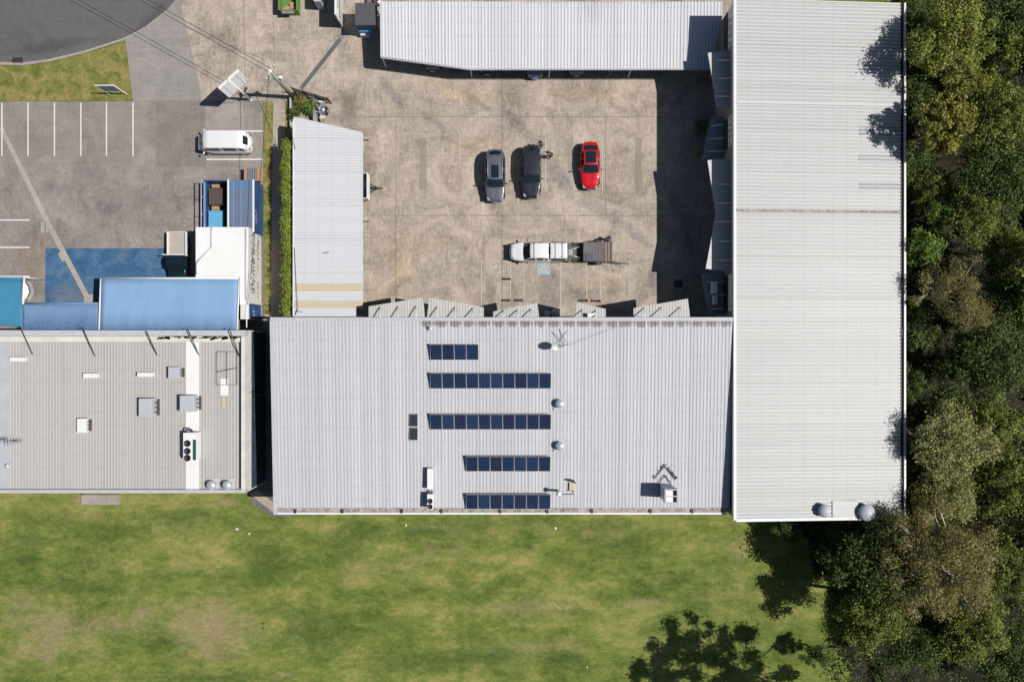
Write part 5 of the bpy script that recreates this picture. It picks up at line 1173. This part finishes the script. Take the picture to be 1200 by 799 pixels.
# trailer behind ute
c = W(698.5, 297); t = thing('cage_trailer', 'dark cage trailer with grey sheet load hitched behind the white ute', 'trailer', c, LEFT)
L, Wd = 2.65, 1.85; q = MB(); q.box(-L/2, -Wd/2, .45, L/2, Wd/2, .52)
for a0, b0, a1, b1 in ((-L/2, -Wd/2, L/2, -Wd/2+.05), (-L/2, Wd/2-.05, L/2, Wd/2), (-L/2, -Wd/2+.05, -L/2+.05, Wd/2-.05), (L/2-.05, -Wd/2+.05, L/2, Wd/2-.05)): q.box(a0, b0, .52, a1, b1, .9)
q.build('tray', m_dark, t, local=True)
q = MB()
for s_ in (-1, 1):
    q.tube([(-L/2, s_*Wd/2, 1.35), (L/2, s_*Wd/2, 1.35)], .03, 6); q.tube([(s_*L/2, -Wd/2, 1.35), (s_*L/2, Wd/2, 1.35)], .03, 6)
    for i in range(7): x = -L/2+L*i/6; q.tube([(x, s_*Wd/2, .9), (x, s_*Wd/2, 1.35)], .02, 5)
q.build('cage', m_slat, t, local=True)
q = MB(); 
for i, (x0, x1, k_) in enumerate(((-L/2+.05, -.55, 1), (-.52, .15, 0), (.18, L/2-.05, 0))): q.box(x0, -Wd/2+.06, 1.22+.02*i, x1, Wd/2-.06, 1.25+.02*i, k_)
for i in range(9): xx = -L/2+.1+i*.28; q.box(xx, -Wd/2+.06, 1.27, xx+.03, Wd/2-.06, 1.30, 2)
for yy in (-.45, .1, .5): q.box(-L/2+.05, yy, 1.272, L/2-.05, yy+.03, 1.302, 2)
q.build('load_cover', [plain('grey_weathered_board', C(112, 108, 110), .85, 0, .1, 3), plain('pinkish_board', C(138, 124, 116), .85, 0, .1, 3), m_slat], t, local=True)
q = MB(); q.box(.35, Wd/2-.75, 1.28, 1.15, Wd/2-.12, 1.36); q.build('toolbox', plain('slate_box', C(86, 88, 104), .6), t, local=True, bevel=.02)
q = MB(); q.box(L/2, -.9, .62, L/2+1.0, -.55, .7).box(L/2, .55, .62, L/2+1.0, .9, .7).box(L/2+.62, -.9, .55, L/2+1.35, .9, .61, 1); q.box(L/2+.1, -.8, .5, L/2+.6, .8, .56, 0); q.build('front_platform', [m_dark, plain('mesh_grey', C(104, 100, 86), .8)], t, local=True)
q = MB(); q.tube([(L/2+.2, -.55, .78), (L/2+1.95, 0, .6)], .06, 6); q.tube([(L/2+.2, .55, .78), (L/2+1.95, 0, .6)], .06, 6); q.box(L/2+.95, -.28, .74, L/2+1.35, .28, .8); q.obox((L/2+2.02, 0, .5), (.25, .14, .12)); q.build('drawbar', m_steel, t, local=True)
for s_ in (-1, 1):
    w = MB(); w.tube([(.0, s_*(Wd/2+.02), .32), (.0, s_*(Wd/2+.2), .32)], .32, 18); w = w.build('wheel', m_tyre, t, local=True); r = MB(); r.tube([(0, s_*(Wd/2+.18), .32), (0, s_*(Wd/2+.215), .32)], .18, 12); r.build('rim', m_steel, w, local=True)
    q = MB(); q.grid(lambda u, v: (-.45*math.cos(math.pi*u), s_*(Wd/2+.01+.22*v), .34+.44*math.sin(math.pi*u)), 8, 1, 0, True); q.build('mudguard', m_trim, t, local=True)
q = MB(); q.tube([W(716, 306.5, .9), W(738, 309.5, .05)], .025, 6); q.tube([W(716, 307.5, .5), W(727, 310, .05)], .03, 6); q.build('pry_bars', m_dark, label='two thin dark bars leaning from the trailer to the ground', cat='bars')

# ------------------------------------------------------------------ people
def skin_obj(name, joints, edges, mat, parent, sub=2):
    me = bpy.data.meshes.new(name); me.from_pydata([j[0] for j in joints], edges, []); me.materials.append(mat)
    o = bpy.data.objects.new(name, me); col.objects.link(o); o.parent = parent
    sk = o.modifiers.new('skin', 'SKIN'); sk.use_smooth_shade = True; sk.use_x_symmetry = False
    lay = me.skin_vertices[0].data
    for i, j in enumerate(joints):
        r = j[1]; lay[i].radius = (r, r) if not isinstance(r, tuple) else r; lay[i].use_root = (i == 0)
    ss = o.modifiers.new('sub', 'SUBSURF'); ss.levels = sub; ss.render_levels = sub; return o
def person(label, loc, rz, lean, arm_l, arm_r, cloth, trousers, hairm, knee=.0, cap=None):
    """faces +X; lean = forward bend in radians; arm = hand target relative to the shoulders"""
    t = thing('person', label, 'person', loc, rz)
    pel = Vector((0, 0, .92-.18*knee)); sp = lambda s_: pel+Vector((math.sin(lean)*s_, 0, math.cos(lean)*s_))
    J = []; E = []
    def add(p, r, par=None):
        J.append((tuple(p), r)); 
        if par is not None: E.append((par, len(J)-1))
        return len(J)-1
    root = add(pel, .085); w = add(sp(.18), .08, root); ch_ = add(sp(.42), .085, w); nk = add(sp(.55), .06, ch_)
    hd = Vector(sp(.60))+Vector((.02+.1*math.sin(lean), 0, 0)); n2 = add(hd, .055, nk); h1 = add(hd+Vector((.02, 0, .09)), .085, n2); h2 = add(hd+Vector((.01, 0, .18)), .088, h1); h3 = add(hd+Vector((0, 0, .24)), .05, h2)
    nose = add(hd+Vector((.115, 0, .10)), .016, h1)
    shirt = [0, 1, 2]; info = {}
    for s_, targ in ((1, arm_l), (-1, arm_r)):
        shp = sp(.48)+Vector((0, s_*.17, 0)); sh_ = add(shp, .045, ch_); hand = shp+Vector(targ); mid = (shp+hand)/2+Vector((-.03, s_*.05, -.05)); el = add(mid, .034, sh_); wr_ = add(mid.lerp(hand, .82), .030, el)
        d = (hand-mid).normalized(); side = Vector((0, 0, 1)).cross(d); side = side.normalized() if side.length > .1 else Vector((0, 1, 0)); pm = add(hand, (.032, .02), wr_)
        for f_, (off, ln_) in enumerate(((-.03, .065), (-.01, .08), (.01, .075), (.03, .06))):
            a_ = add(hand+d*.05+side*off, .010, pm); b2 = add(hand+d*(.05+ln_*.5)+side*off+Vector((0, 0, -.01)), .009, a_); add(hand+d*(.05+ln_)+side*off+Vector((0, 0, -.03)), .008, b2)
        th = add(hand+side*-.045*s_+d*.01, .011, pm); add(hand+side*-.06*s_+d*.04, .009, th)
        info[s_] = (shp, mid, mid.lerp(hand, .8), hand)
    feet = {}
    for s_ in (1, -1):
        hp_ = add(pel+Vector((0, s_*.09, -.06)), .06, root); kn = Vector((.06+.22*knee, s_*.11, .48-.06*knee)); k_ = add(kn, .045, hp_); an = Vector((.0+(.12 if s_ > 0 else -.08), s_*.12, .09)); a_ = add(an, .040, k_); tx = add(an+Vector((.14, 0, -.05)), .035, a_); feet[s_] = (pel+Vector((0, s_*.09, -.06)), kn, an)
    skin_obj('body', J, E, m_skin, t)
    # shirt
    J, E = [], []; r0 = add(sp(-.02), .16); r1 = add(sp(.2), .15, r0); r2 = add(sp(.43), .17, r1); add(sp(.52), .075, r2)
    for s_ in (1, -1):
        a, b, c_, d_ = info[s_]; x1 = add(a, .085, r2); x2 = add(b, .062, x1); add(c_, .050, x2)
    skin_obj('shirt', J, E, cloth, t)
    J, E = [], []; r0 = add(sp(.05), .15)
    for s_ in (1, -1):
        a, b, c_ = feet[s_]; x1 = add(a, .10, r0); x2 = add(b, .072, x1); add(c_+Vector((0, 0, .03)), .058, x2)
    skin_obj('trousers', J, E, trousers, t)
    for s_ in (1, -1):
        c_ = feet[s_][2]; q = MB(); q.grid(lambda u, v: (c_.x+.05+.15*math.cos(u*math.tau)*math.sin(math.pi*v), c_.y+.05*math.sin(u*math.tau)*math.sin(math.pi*v), max(.0, .05-.06*math.cos(math.pi*v))), 14, 8); q.build('shoe', m_boot, t, local=True)
    hc = hd+Vector((-.015, 0, .15)); q = MB(); q.grid(lambda u, v: (hc.x+.105*math.cos(u*math.tau)*math.sin(math.pi*.62*v), hc.y+.092*math.sin(u*math.tau)*math.sin(math.pi*.62*v), hc.z+.125*math.cos(math.pi*.62*v)), 18, 8)
    if cap: q.obox((hc.x+.13, hc.y, hc.z+.03), (.12, .14, .015))
    q.build('cap' if cap else 'hair', cap or hairm, t, local=True)
    q = MB()
    for s_ in (1, -1): q.lathe((hd.x+.098, s_*.032, hd.z+.125), [(.010, -.008), (.012, 0), (.004, .008)], 8)
    q.build('eyes', m_blackcloth, t, local=True); return t
person('person in dark grey standing behind the charcoal wagon holding a long thin pole', W(634, 172.5), R(200), .15, (.25, .02, -.15), (.2, 0, -.3), m_greycloth, m_blackcloth, m_hair)
q = MB(); q.tube([W(637, 168.5, 1.15), W(631, 160.5, 1.6)], .018, 6); q.obox(tuple(W(637.5, 169.5, 1.1)), (.25, .05, .04), .6); q.build('long_pole', m_dark, label='long thin pole held by the person behind the charcoal wagon', cat='pole')
person('person in dark brown leaning towards the side of the charcoal wagon', W(645.5, 184.5), R(180), .55, (.45, .0, -.25), (.42, 0, -.2), m_browncloth, m_blackcloth, m_hair, .4)
person('person in a navy top bending over the near side of the cage trailer', W(712.5, 280.5), R(-120), .55, (.4, .05, -.25), (.35, 0, -.3), m_navy, m_blackcloth, m_hair, .2, cap=m_navy)

# ------------------------------------------------------------------ vegetation
def leaves_mesh(name, centers, radii, per, size, mat, seed, up=.5, flat=.75, asp=.55, shell=.45):
    g = np.random.default_rng(seed); P = []; 
    for (c, r, n) in zip(centers, radii, per):
        d = g.normal(size=(n, 3)); d /= np.linalg.norm(d, axis=1)[:, None]
        rad = r*(shell+(1-shell)*g.random(n)**.6)*(1+.30*g.normal(size=n)); d = d*(.75+.5*g.random(3)); p = np.array(c)+d*rad[:, None]*np.array([1, 1, flat]); P.append((p, d))
    pos = np.concatenate([p for p, _ in P]); dr = np.concatenate([d for _, d in P]); N = len(pos)
    nrm = dr*.55+np.array([0, 0, up])+g.normal(size=(N, 3))*.55; nrm /= np.linalg.norm(nrm, axis=1)[:, None]
    ref = g.normal(size=(N, 3)); a = np.cross(nrm, ref); a /= np.linalg.norm(a, axis=1)[:, None]; b = np.cross(nrm, a)
    s_ = size*(.6+.8*g.random(N)); a *= s_[:, None]; b *= (s_*asp)[:, None]
    v = np.stack([pos-a, pos+b*.9-a*.1, pos+a, pos-b*.9-a*.1], 1).reshape(-1, 3)
    me = bpy.data.meshes.new(name); me.vertices.add(4*N); me.vertices.foreach_set('co', v.astype(np.float32).ravel())
    me.loops.add(4*N); me.loops.foreach_set('vertex_index', np.arange(4*N, dtype=np.int32)); me.polygons.add(N)
    me.polygons.foreach_set('loop_start', np.arange(0, 4*N, 4, dtype=np.int32)); me.polygons.foreach_set('loop_total', np.full(N, 4, dtype=np.int32))
    me.materials.append(mat); me.update(calc_edges=True); me.validate(); return me
LM = {
 'bright': leafmat('bright_olive_leaf', [C(64, 78, 30), C(108, 122, 48), C(150, 156, 72), C(186, 186, 106)]),
 'cluster': leafmat('yellow_green_leaf', [C(62, 72, 26), C(108, 112, 42), C(150, 146, 62), C(184, 172, 98)]),
 'lime': leafmat('lime_leaf', [C(44, 68, 26), C(76, 106, 38), C(120, 146, 62), C(150, 168, 84)]),
 'brown': leafmat('bronze_grey_leaf', [C(74, 78, 38), C(112, 110, 54), C(144, 134, 78), C(176, 162, 118)]),
 'pale': leafmat('pale_grey_green_leaf', [C(72, 86, 42), C(122, 130, 70), C(168, 168, 104), C(204, 198, 142)]),
 'dark': leafmat('dark_green_leaf', [C(38, 54, 28), C(62, 80, 38), C(92, 110, 52), C(124, 136, 74)]),
 'mid': leafmat('mid_green_leaf', [C(50, 64, 28), C(88, 102, 42), C(126, 136, 62), C(168, 170, 96)]),
 'hedge': leafmat('hedge_leaf', [C(66, 82, 28), C(104, 124, 42), C(142, 156, 66), C(168, 176, 88)]),
}
m_bark = plain('grey_bark', C(128, 112, 98), .9, 0, .3, 4); m_barkp = plain('pale_bark', C(196, 184, 168), .85, 0, .15, 4)
def tree(kind, label, H, rad, n_cl, per, size, seed, bark, sparse=.0, crownh=None, flat=.75, asp=.55, rcl=None, thin=1.0, lobes=6, group='trees of the wood along the right edge'):
    rd = random.Random(seed); crownh = crownh or rad*.95; root = thing('broadleaf_tree', label, 'tree', (0, 0, 0), 0, group)
    cz = H-crownh; cs, rs, ps = [], [], []; k_ = 0
    nl = lobes; LB = [(0, 0, cz+crownh*.35, rad*.55)]
    for i in range(nl):
        th = i*math.tau/nl+rd.uniform(-.35, .35); q_ = rd.uniform(.45, .68)*rad; LB.append((q_*math.cos(th), q_*math.sin(th), cz+rd.uniform(-.15, .35)*crownh, rad*rd.uniform(.32, .5)))
    tot = sum(l[3]**2 for l in LB)
    for (lx, ly, lz, lr) in LB:
        m_ = max(2, int(n_cl*lr*lr/tot))
        for i in range(m_):
            u = (i+.5)/m_; th = i*2.39996+rd.uniform(-.4, .4); ph = math.acos(1-1.2*u); rr = lr*(1-.3*rd.random()**2)
            x = lx+rr*math.sin(ph)*math.cos(th); y = ly+rr*math.sin(ph)*math.sin(th); z = lz+rr*math.cos(ph)*.9+rd.uniform(-.3, .3)
            if rd.random() < sparse: continue
            r = (rcl or rad*.30)*rd.uniform(.55, 1.2); cs.append((x, y, z-r*.4)); rs.append(r); ps.append(int(per*(r/(rcl or rad*.3))**2))
    me = leaves_mesh('crown', cs, rs, ps, size, LM[kind], seed, flat=flat, asp=asp); o = bpy.data.objects.new('crown', me); col.objects.link(o); o.parent = root
    tk = MB(); lean = Vector((rd.uniform(-.5, .5), rd.uniform(-.5, .5), 0)); fork = Vector((lean.x*.6, lean.y*.6, cz*.7)); r0 = .05+H*.017
    tk.tube([(0, 0, -.1), (lean.x*.2, lean.y*.2, cz*.35), fork], [r0*1.2, r0*.9, r0*.75], 8)
    nb = 5; bases = []
    for b_ in range(nb):
        an = b_*math.tau/nb+rd.uniform(-.4, .4); q = fork+Vector((math.cos(an)*rad*.35, math.sin(an)*rad*.35, (H-cz)*.35+cz*.15)); tk.tube([fork, fork.lerp(q, .5)+Vector((0, 0, -.1)), q], [r0*.6*thin, r0*.45*thin, r0*.33*thin], 6); bases.append(q)
    for c in cs:
        c = Vector(c); q = min(bases, key=lambda s_: (s_-c).length); mid = q.lerp(c, .5)+Vector((rd.uniform(-.2, .2), rd.uniform(-.2, .2), .1)); tk.tube([q, mid, c], [r0*.28*thin, r0*.17*thin, .02], 5)
        if rs: 
            for _ in range(2): e = c+Vector((rd.uniform(-1, 1), rd.uniform(-1, 1), rd.uniform(.1, .9)))*rad*.12; tk.tube([mid, c.lerp(e, .5), e], [r0*.12, .02, .01], 4)
    tk.build('trunk', bark, root, local=True); return root
protos = {}
def TP(key, *a, **k): protos[key] = (a, k, None)
spec = {
 'A': ('bright', 11.0, 3.5, 90, 300, .105, 1, m_bark, dict(rcl=.70, sparse=.15, lobes=7)),
 'B': ('cluster', 10.5, 2.7, 75, 150, .11, 2, m_bark, dict(rcl=.42, asp=.6)),
 'C': ('lime', 7.5, 1.8, 22, 230, .11, 3, m_bark, dict(sparse=.2, rcl=.6)),
 'D': ('brown', 8.8, 3.1, 40, 420, .08, 4, m_barkp, dict(rcl=.7, sparse=.1, asp=.4)),
 'E': ('pale', 9.8, 3.1, 64, 330, .095, 5, m_barkp, dict(asp=.5, rcl=.75)),
 'F': ('dark', 9.0, 3.7, 60, 330, .12, 6, m_bark, dict(rcl=.85)),
 'G': ('mid', 9.5, 3.2, 56, 300, .11, 7, m_bark, dict(rcl=.75)),
 'H': ('brown', 10.2, 4.3, 95, 420, .085, 8, m_barkp, dict(asp=.4, rcl=.75, flat=.7, lobes=8)),
 'I': ('mid', 16.0, 7.2, 190, 300, .14, 9, m_bark, dict(rcl=.75, sparse=.22, crownh=3.2, thin=.25, lobes=9)),
 'J': ('dark', 6.0, 2.3, 26, 260, .11, 10, m_bark, dict(rcl=.6)),
}
built = {}
def put(key, px, py, label, sc=1.0, rz=0.0):
    kd, H, rad, ncl, per, size, seed, bark, kw = spec[key]
    h = (H-rad*.5)*sc; p = W(px, py, h); p.z = 0
    if key not in built: o = tree(kd, label, H, rad, ncl, per, size, seed, bark, **kw); built[key] = o; o.location = p; o.rotation_euler = (0, 0, rz); o.scale = (sc,)*3
    else: o = dup(built[key], p, rz, label, None, sc)
    return o
put('A', 1124, 42, 'large bright olive tree with rounded crown in the upper right of the photo', 1.0, .3)
put('A', 1150, 92, 'olive green tree just right of and below the large bright one', .72, 2.2)
put('B', 1118, 140, 'yellow-green tree of dense leaf clusters, right of the tree shadow on the pale roof', 1.0, 0)
put('G', 1098, 218, 'small olive tree below the yellow-green clustered tree', .55, 1)
put('C', 1104, 248, 'small lime green tree touching the long roof edge, upper of two', .75, 0)
put('C', 1087, 292, 'small lime green tree touching the long roof edge, lower of two', .95, 2)
put('D', 1122, 343, 'bronze-grey tree with bare pale limbs in the dark middle of the wood', 1.05, .4)
put('E', 1125, 522, 'large pale grey-green tree left of the wood centre beside the lower roof', 1.0, 0)
put('E', 1122, 580, 'pale grey-green tree directly above the big bronze tree', .85, 1.9)
put('G', 1168, 498, 'mid green tree at the right, level with the large pale tree', .85, 2)
put('H', 1112, 662, 'broad bronze and olive tree below the long roof corner', 1.18, 0)
put('D', 1150, 640, 'thin bronze tree with pale branches on the right flank of the broad bronze tree', .75, 2.5)
put('G', 1030, 725, 'green tree with lit edge, lower left corner of the wood', .9, 0)
put('G', 1082, 612, 'small tree at the lower right corner of the long roof', .5, 4)
put('G', 1150, 745, 'green tree near the lower right corner of the photo', .95, 3)
put('F', 1182, 20, 'dark tree in the upper right corner of the photo', 1.0, 0)
put('F', 1072, 22, 'dark tree against the top of the long roof edge', .65, 1)
put('G', 1180, 130, 'mid green tree at the right edge, level with the yellow-green clustered tree', 1.0, 1)
put('F', 1075, 110, 'dark low tree against the long roof, left of the clustered tree', .7, 2)
put('F', 1185, 205, 'dark tree at the right edge, level with the red car', .95, 3)
put('G', 1152, 250, 'mid green tree right of the upper lime tree', .8, 4)
put('G', 1188, 290, 'olive-lit tree at the right edge above the bronze-grey tree level', .7, 1)
put('F', 1190, 350, 'dark tree at the right edge beside the bronze-grey tree', .85, 5)
put('F', 1178, 425, 'dark tree at the right edge below the bronze-grey tree', .9, 2.6)
put('J', 1080, 385, 'low dark tree by the roof edge just below the bronze-grey tree', .9, 0)
put('J', 1140, 420, 'low dark tree in the gloomy gap of the wood', 1.0, 2)
put('J', 1075, 450, 'low dark tree by the roof edge in the gloomy gap', .7, 3)
put('G', 1190, 570, 'mid green tree at the right edge beside the pale trees', 1.0, 1.2)
put('G', 1190, 670, 'mid green tree at the right edge beside the broad bronze tree', .95, 2.2)
put('F', 1085, 755, 'dark tree at the bottom between the two green trees', .75, 3.2)
put('F', 1195, 775, 'dark tree in the lower right corner of the photo', .8, 4.2)
put('J', 1080, 545, 'low dark tree squeezed between the long roof and the pale tree', 1.0, 1)
put('J', 1075, 190, 'low dark tree between the long roof and the small olive tree', .9, 5)
put('F', 1045, 672, 'added dark tree under the left flank of the broad bronze tree', 1.05, 2.4)  # added tree, put in to thicken the shade over the lawn
put('J', 985, 650, 'low shrubby tree in shade below the domed roof vents', .7, 1)
put('J', 1003, 690, 'dark tree in shade left of the broad bronze tree', .95, 2)
put('J', 1003, 640, 'dark low tree right against the lower edge of the long roof', .95, 3)
put('J', 925, 625, 'low dark bush on the lawn below the left end of the long roof', .5, 4)
put('J', 960, 770, 'low bush at the lawn edge near the bottom', .55, 4.4)
put('G', 1240, 60, 'tree cut by the right edge near the top', 1.1, 5)
put('G', 1245, 330, 'tree cut by the right edge near the middle', 1.1, 3.5)
put('G', 1245, 620, 'tree cut by the right edge in the lower half', 1.1, 2.5)
pi = W(958, 806); o = put('I', 0, 0, 'tall sparse tree at the bottom edge whose shadow falls across the lawn', 1.0, .5); o.location = pi
# undergrowth
cs = []; rs = []; ps = []; rd = random.Random(77)
for i in range(700):
    px, py = rd.uniform(1050, 1330), rd.uniform(-80, 880)
    if py > 600: px = rd.uniform(950+max(0, (py-600)*.12), 1330)
    c = W(px, py, .3); r = rd.uniform(.4, 1.15); cs.append((c.x, c.y, r*.6)); rs.append(r); ps.append(int(90*r))
me = leaves_mesh('undergrowth', cs, rs, ps, .13, LM['dark'], 55); o = bpy.data.objects.new('undergrowth', me); col.objects.link(o); tag(o, 'dark undergrowth covering the floor of the wood', 'undergrowth', None, 'stuff')
# fallen branches seen in the gloom
for i, (x0, y0, x1, y1) in enumerate(((1068, 238, 1085, 229), (1160, 228, 1180, 218), (1078, 312, 1092, 303), (1085, 505, 1100, 530), (1060, 500, 1075, 515))):
    MB().tube([W(x0, y0, 2.5), W((x0+x1)/2, (y0+y1)/2+1.5, 2.9), W(x1, y1, 3.2)], [.09, .07, .04], 7).build('bare_branch', m_barkp, label=('bare pale branch by the roof edge above the upper lime tree', 'bare pale branch near the right edge above the olive-lit tree', 'bare pale branch in the lower lime tree', 'bare pale branch left of the large pale tree', 'bare pale branch leaning at the roof edge beside the gloomy gap')[i], cat='branch')
# hedge
hx0, hx1 = W(329, 0, 2.7).x, W(342.5, 0, 2.7).x; hy0, hy1 = W(0, 371, 2.7).y, W(0, 166, 2.7).y
cs, rs, ps = [], [], []; rd = random.Random(5); n = 120
for i in range(n):
    y = lerp(hy0, hy1, (i+rd.random())/n); x = lerp(hx0+.3, hx1-.3, rd.random()); r = rd.uniform(.3, .5); cs.append((x, y, 2.65-r*.3+rd.uniform(-.15, .1))); rs.append(r); ps.append(190)
    cs.append((x, y, 1.9)); rs.append(.55); ps.append(50); cs.append((x, y, .9)); rs.append(.6); ps.append(45)
base = Vector(((hx0+hx1)/2, (hy0+hy1)/2, 0)); cs = [(c[0]-base.x, c[1]-base.y, c[2]) for c in cs]
t = thing('hedge', 'long clipped green hedge between the footpath and the white shed', 'hedge', base)
me = leaves_mesh('foliage', cs, rs, ps, .085, LM['hedge'], 91, up=.8); o = bpy.data.objects.new('foliage', me); col.objects.link(o); o.parent = t
q = MB()
for i in range(16): y = lerp(hy0, hy1, (i+.5)/16); q.tube([(base.x, y, 0), (base.x+.05, y+.05, 2.2)], .04, 5)
q.build('stem', m_bark, t)
def shrub(px, py, r, kd, label, n=9, per=160, z=.5, size=.09):
    c = W(px, py, z); c.z = 0; t = thing('garden_shrub', label, 'shrub', c); rd = random.Random(int(px*7+py)); cs = [(rd.uniform(-r, r)*.6, rd.uniform(-r, r)*.6, z+rd.uniform(-.2, .2)) for _ in range(n)]
    me = leaves_mesh('foliage', cs, [r*.5]*n, [per]*n, size, LM[kd], int(px+py)); o = bpy.data.objects.new('foliage', me); col.objects.link(o); o.parent = t
    q = MB(); 
    for cc in cs[:5]: q.tube([(0, 0, 0), cc], [.03, .015], 5)
    q.build('stem', m_bark, t, local=True)
shrub(351.5, 119, .75, 'brown', 'brownish shrub in the garden bed behind the slat fence')
shrub(361, 127, .85, 'lime', 'bright green shrub in the garden bed beside the scrap trailer', 12)
shrub(346, 134, .55, 'dark', 'dark shrub at the top left corner of the shed roof')
me_ = MB()

# ------------------------------------------------------------------ light, sky, camera
sd = Vector((.792, -.050, 1)).normalized()
scene.cycles.diffuse_bounces = 1; scene.cycles.max_bounces = 6
sun = bpy.data.lights.new('sun', 'SUN'); sun.energy = 5.0; sun.angle = R(.5); sun.color = (1, .965, .92)
so = bpy.data.objects.new('sun', sun); so.rotation_euler = (-sd).to_track_quat('-Z', 'Y').to_euler(); so.location = (40, 0, 60); col.objects.link(so)
w = bpy.data.worlds.new('World'); scene.world = w; w.use_nodes = True; nt = w.node_tree
sky = nt.nodes.new('ShaderNodeTexSky'); sky.sky_type = 'NISHITA'; sky.sun_disc = False; sky.sun_elevation = math.asin(sd.z); sky.sun_rotation = math.atan2(sd.x, sd.y)
nt.links.new(sky.outputs[0], nt.nodes['Background'].inputs[0]); nt.nodes['Background'].inputs[1].default_value = .05
cam = bpy.data.cameras.new('camera'); cam.sensor_fit = 'HORIZONTAL'; cam.sensor_width = 36; cam.lens = 36*HC/(1200*S); cam.clip_end = 2000
co = bpy.data.objects.new('camera', cam); co.location = (0, 0, HC); co.rotation_euler = (0, 0, 0); col.objects.link(co); scene.camera = co
vs = scene.view_settings; vs.view_transform = 'Standard'; vs.look = 'None'; vs.exposure = -0.15; vs.gamma = 1
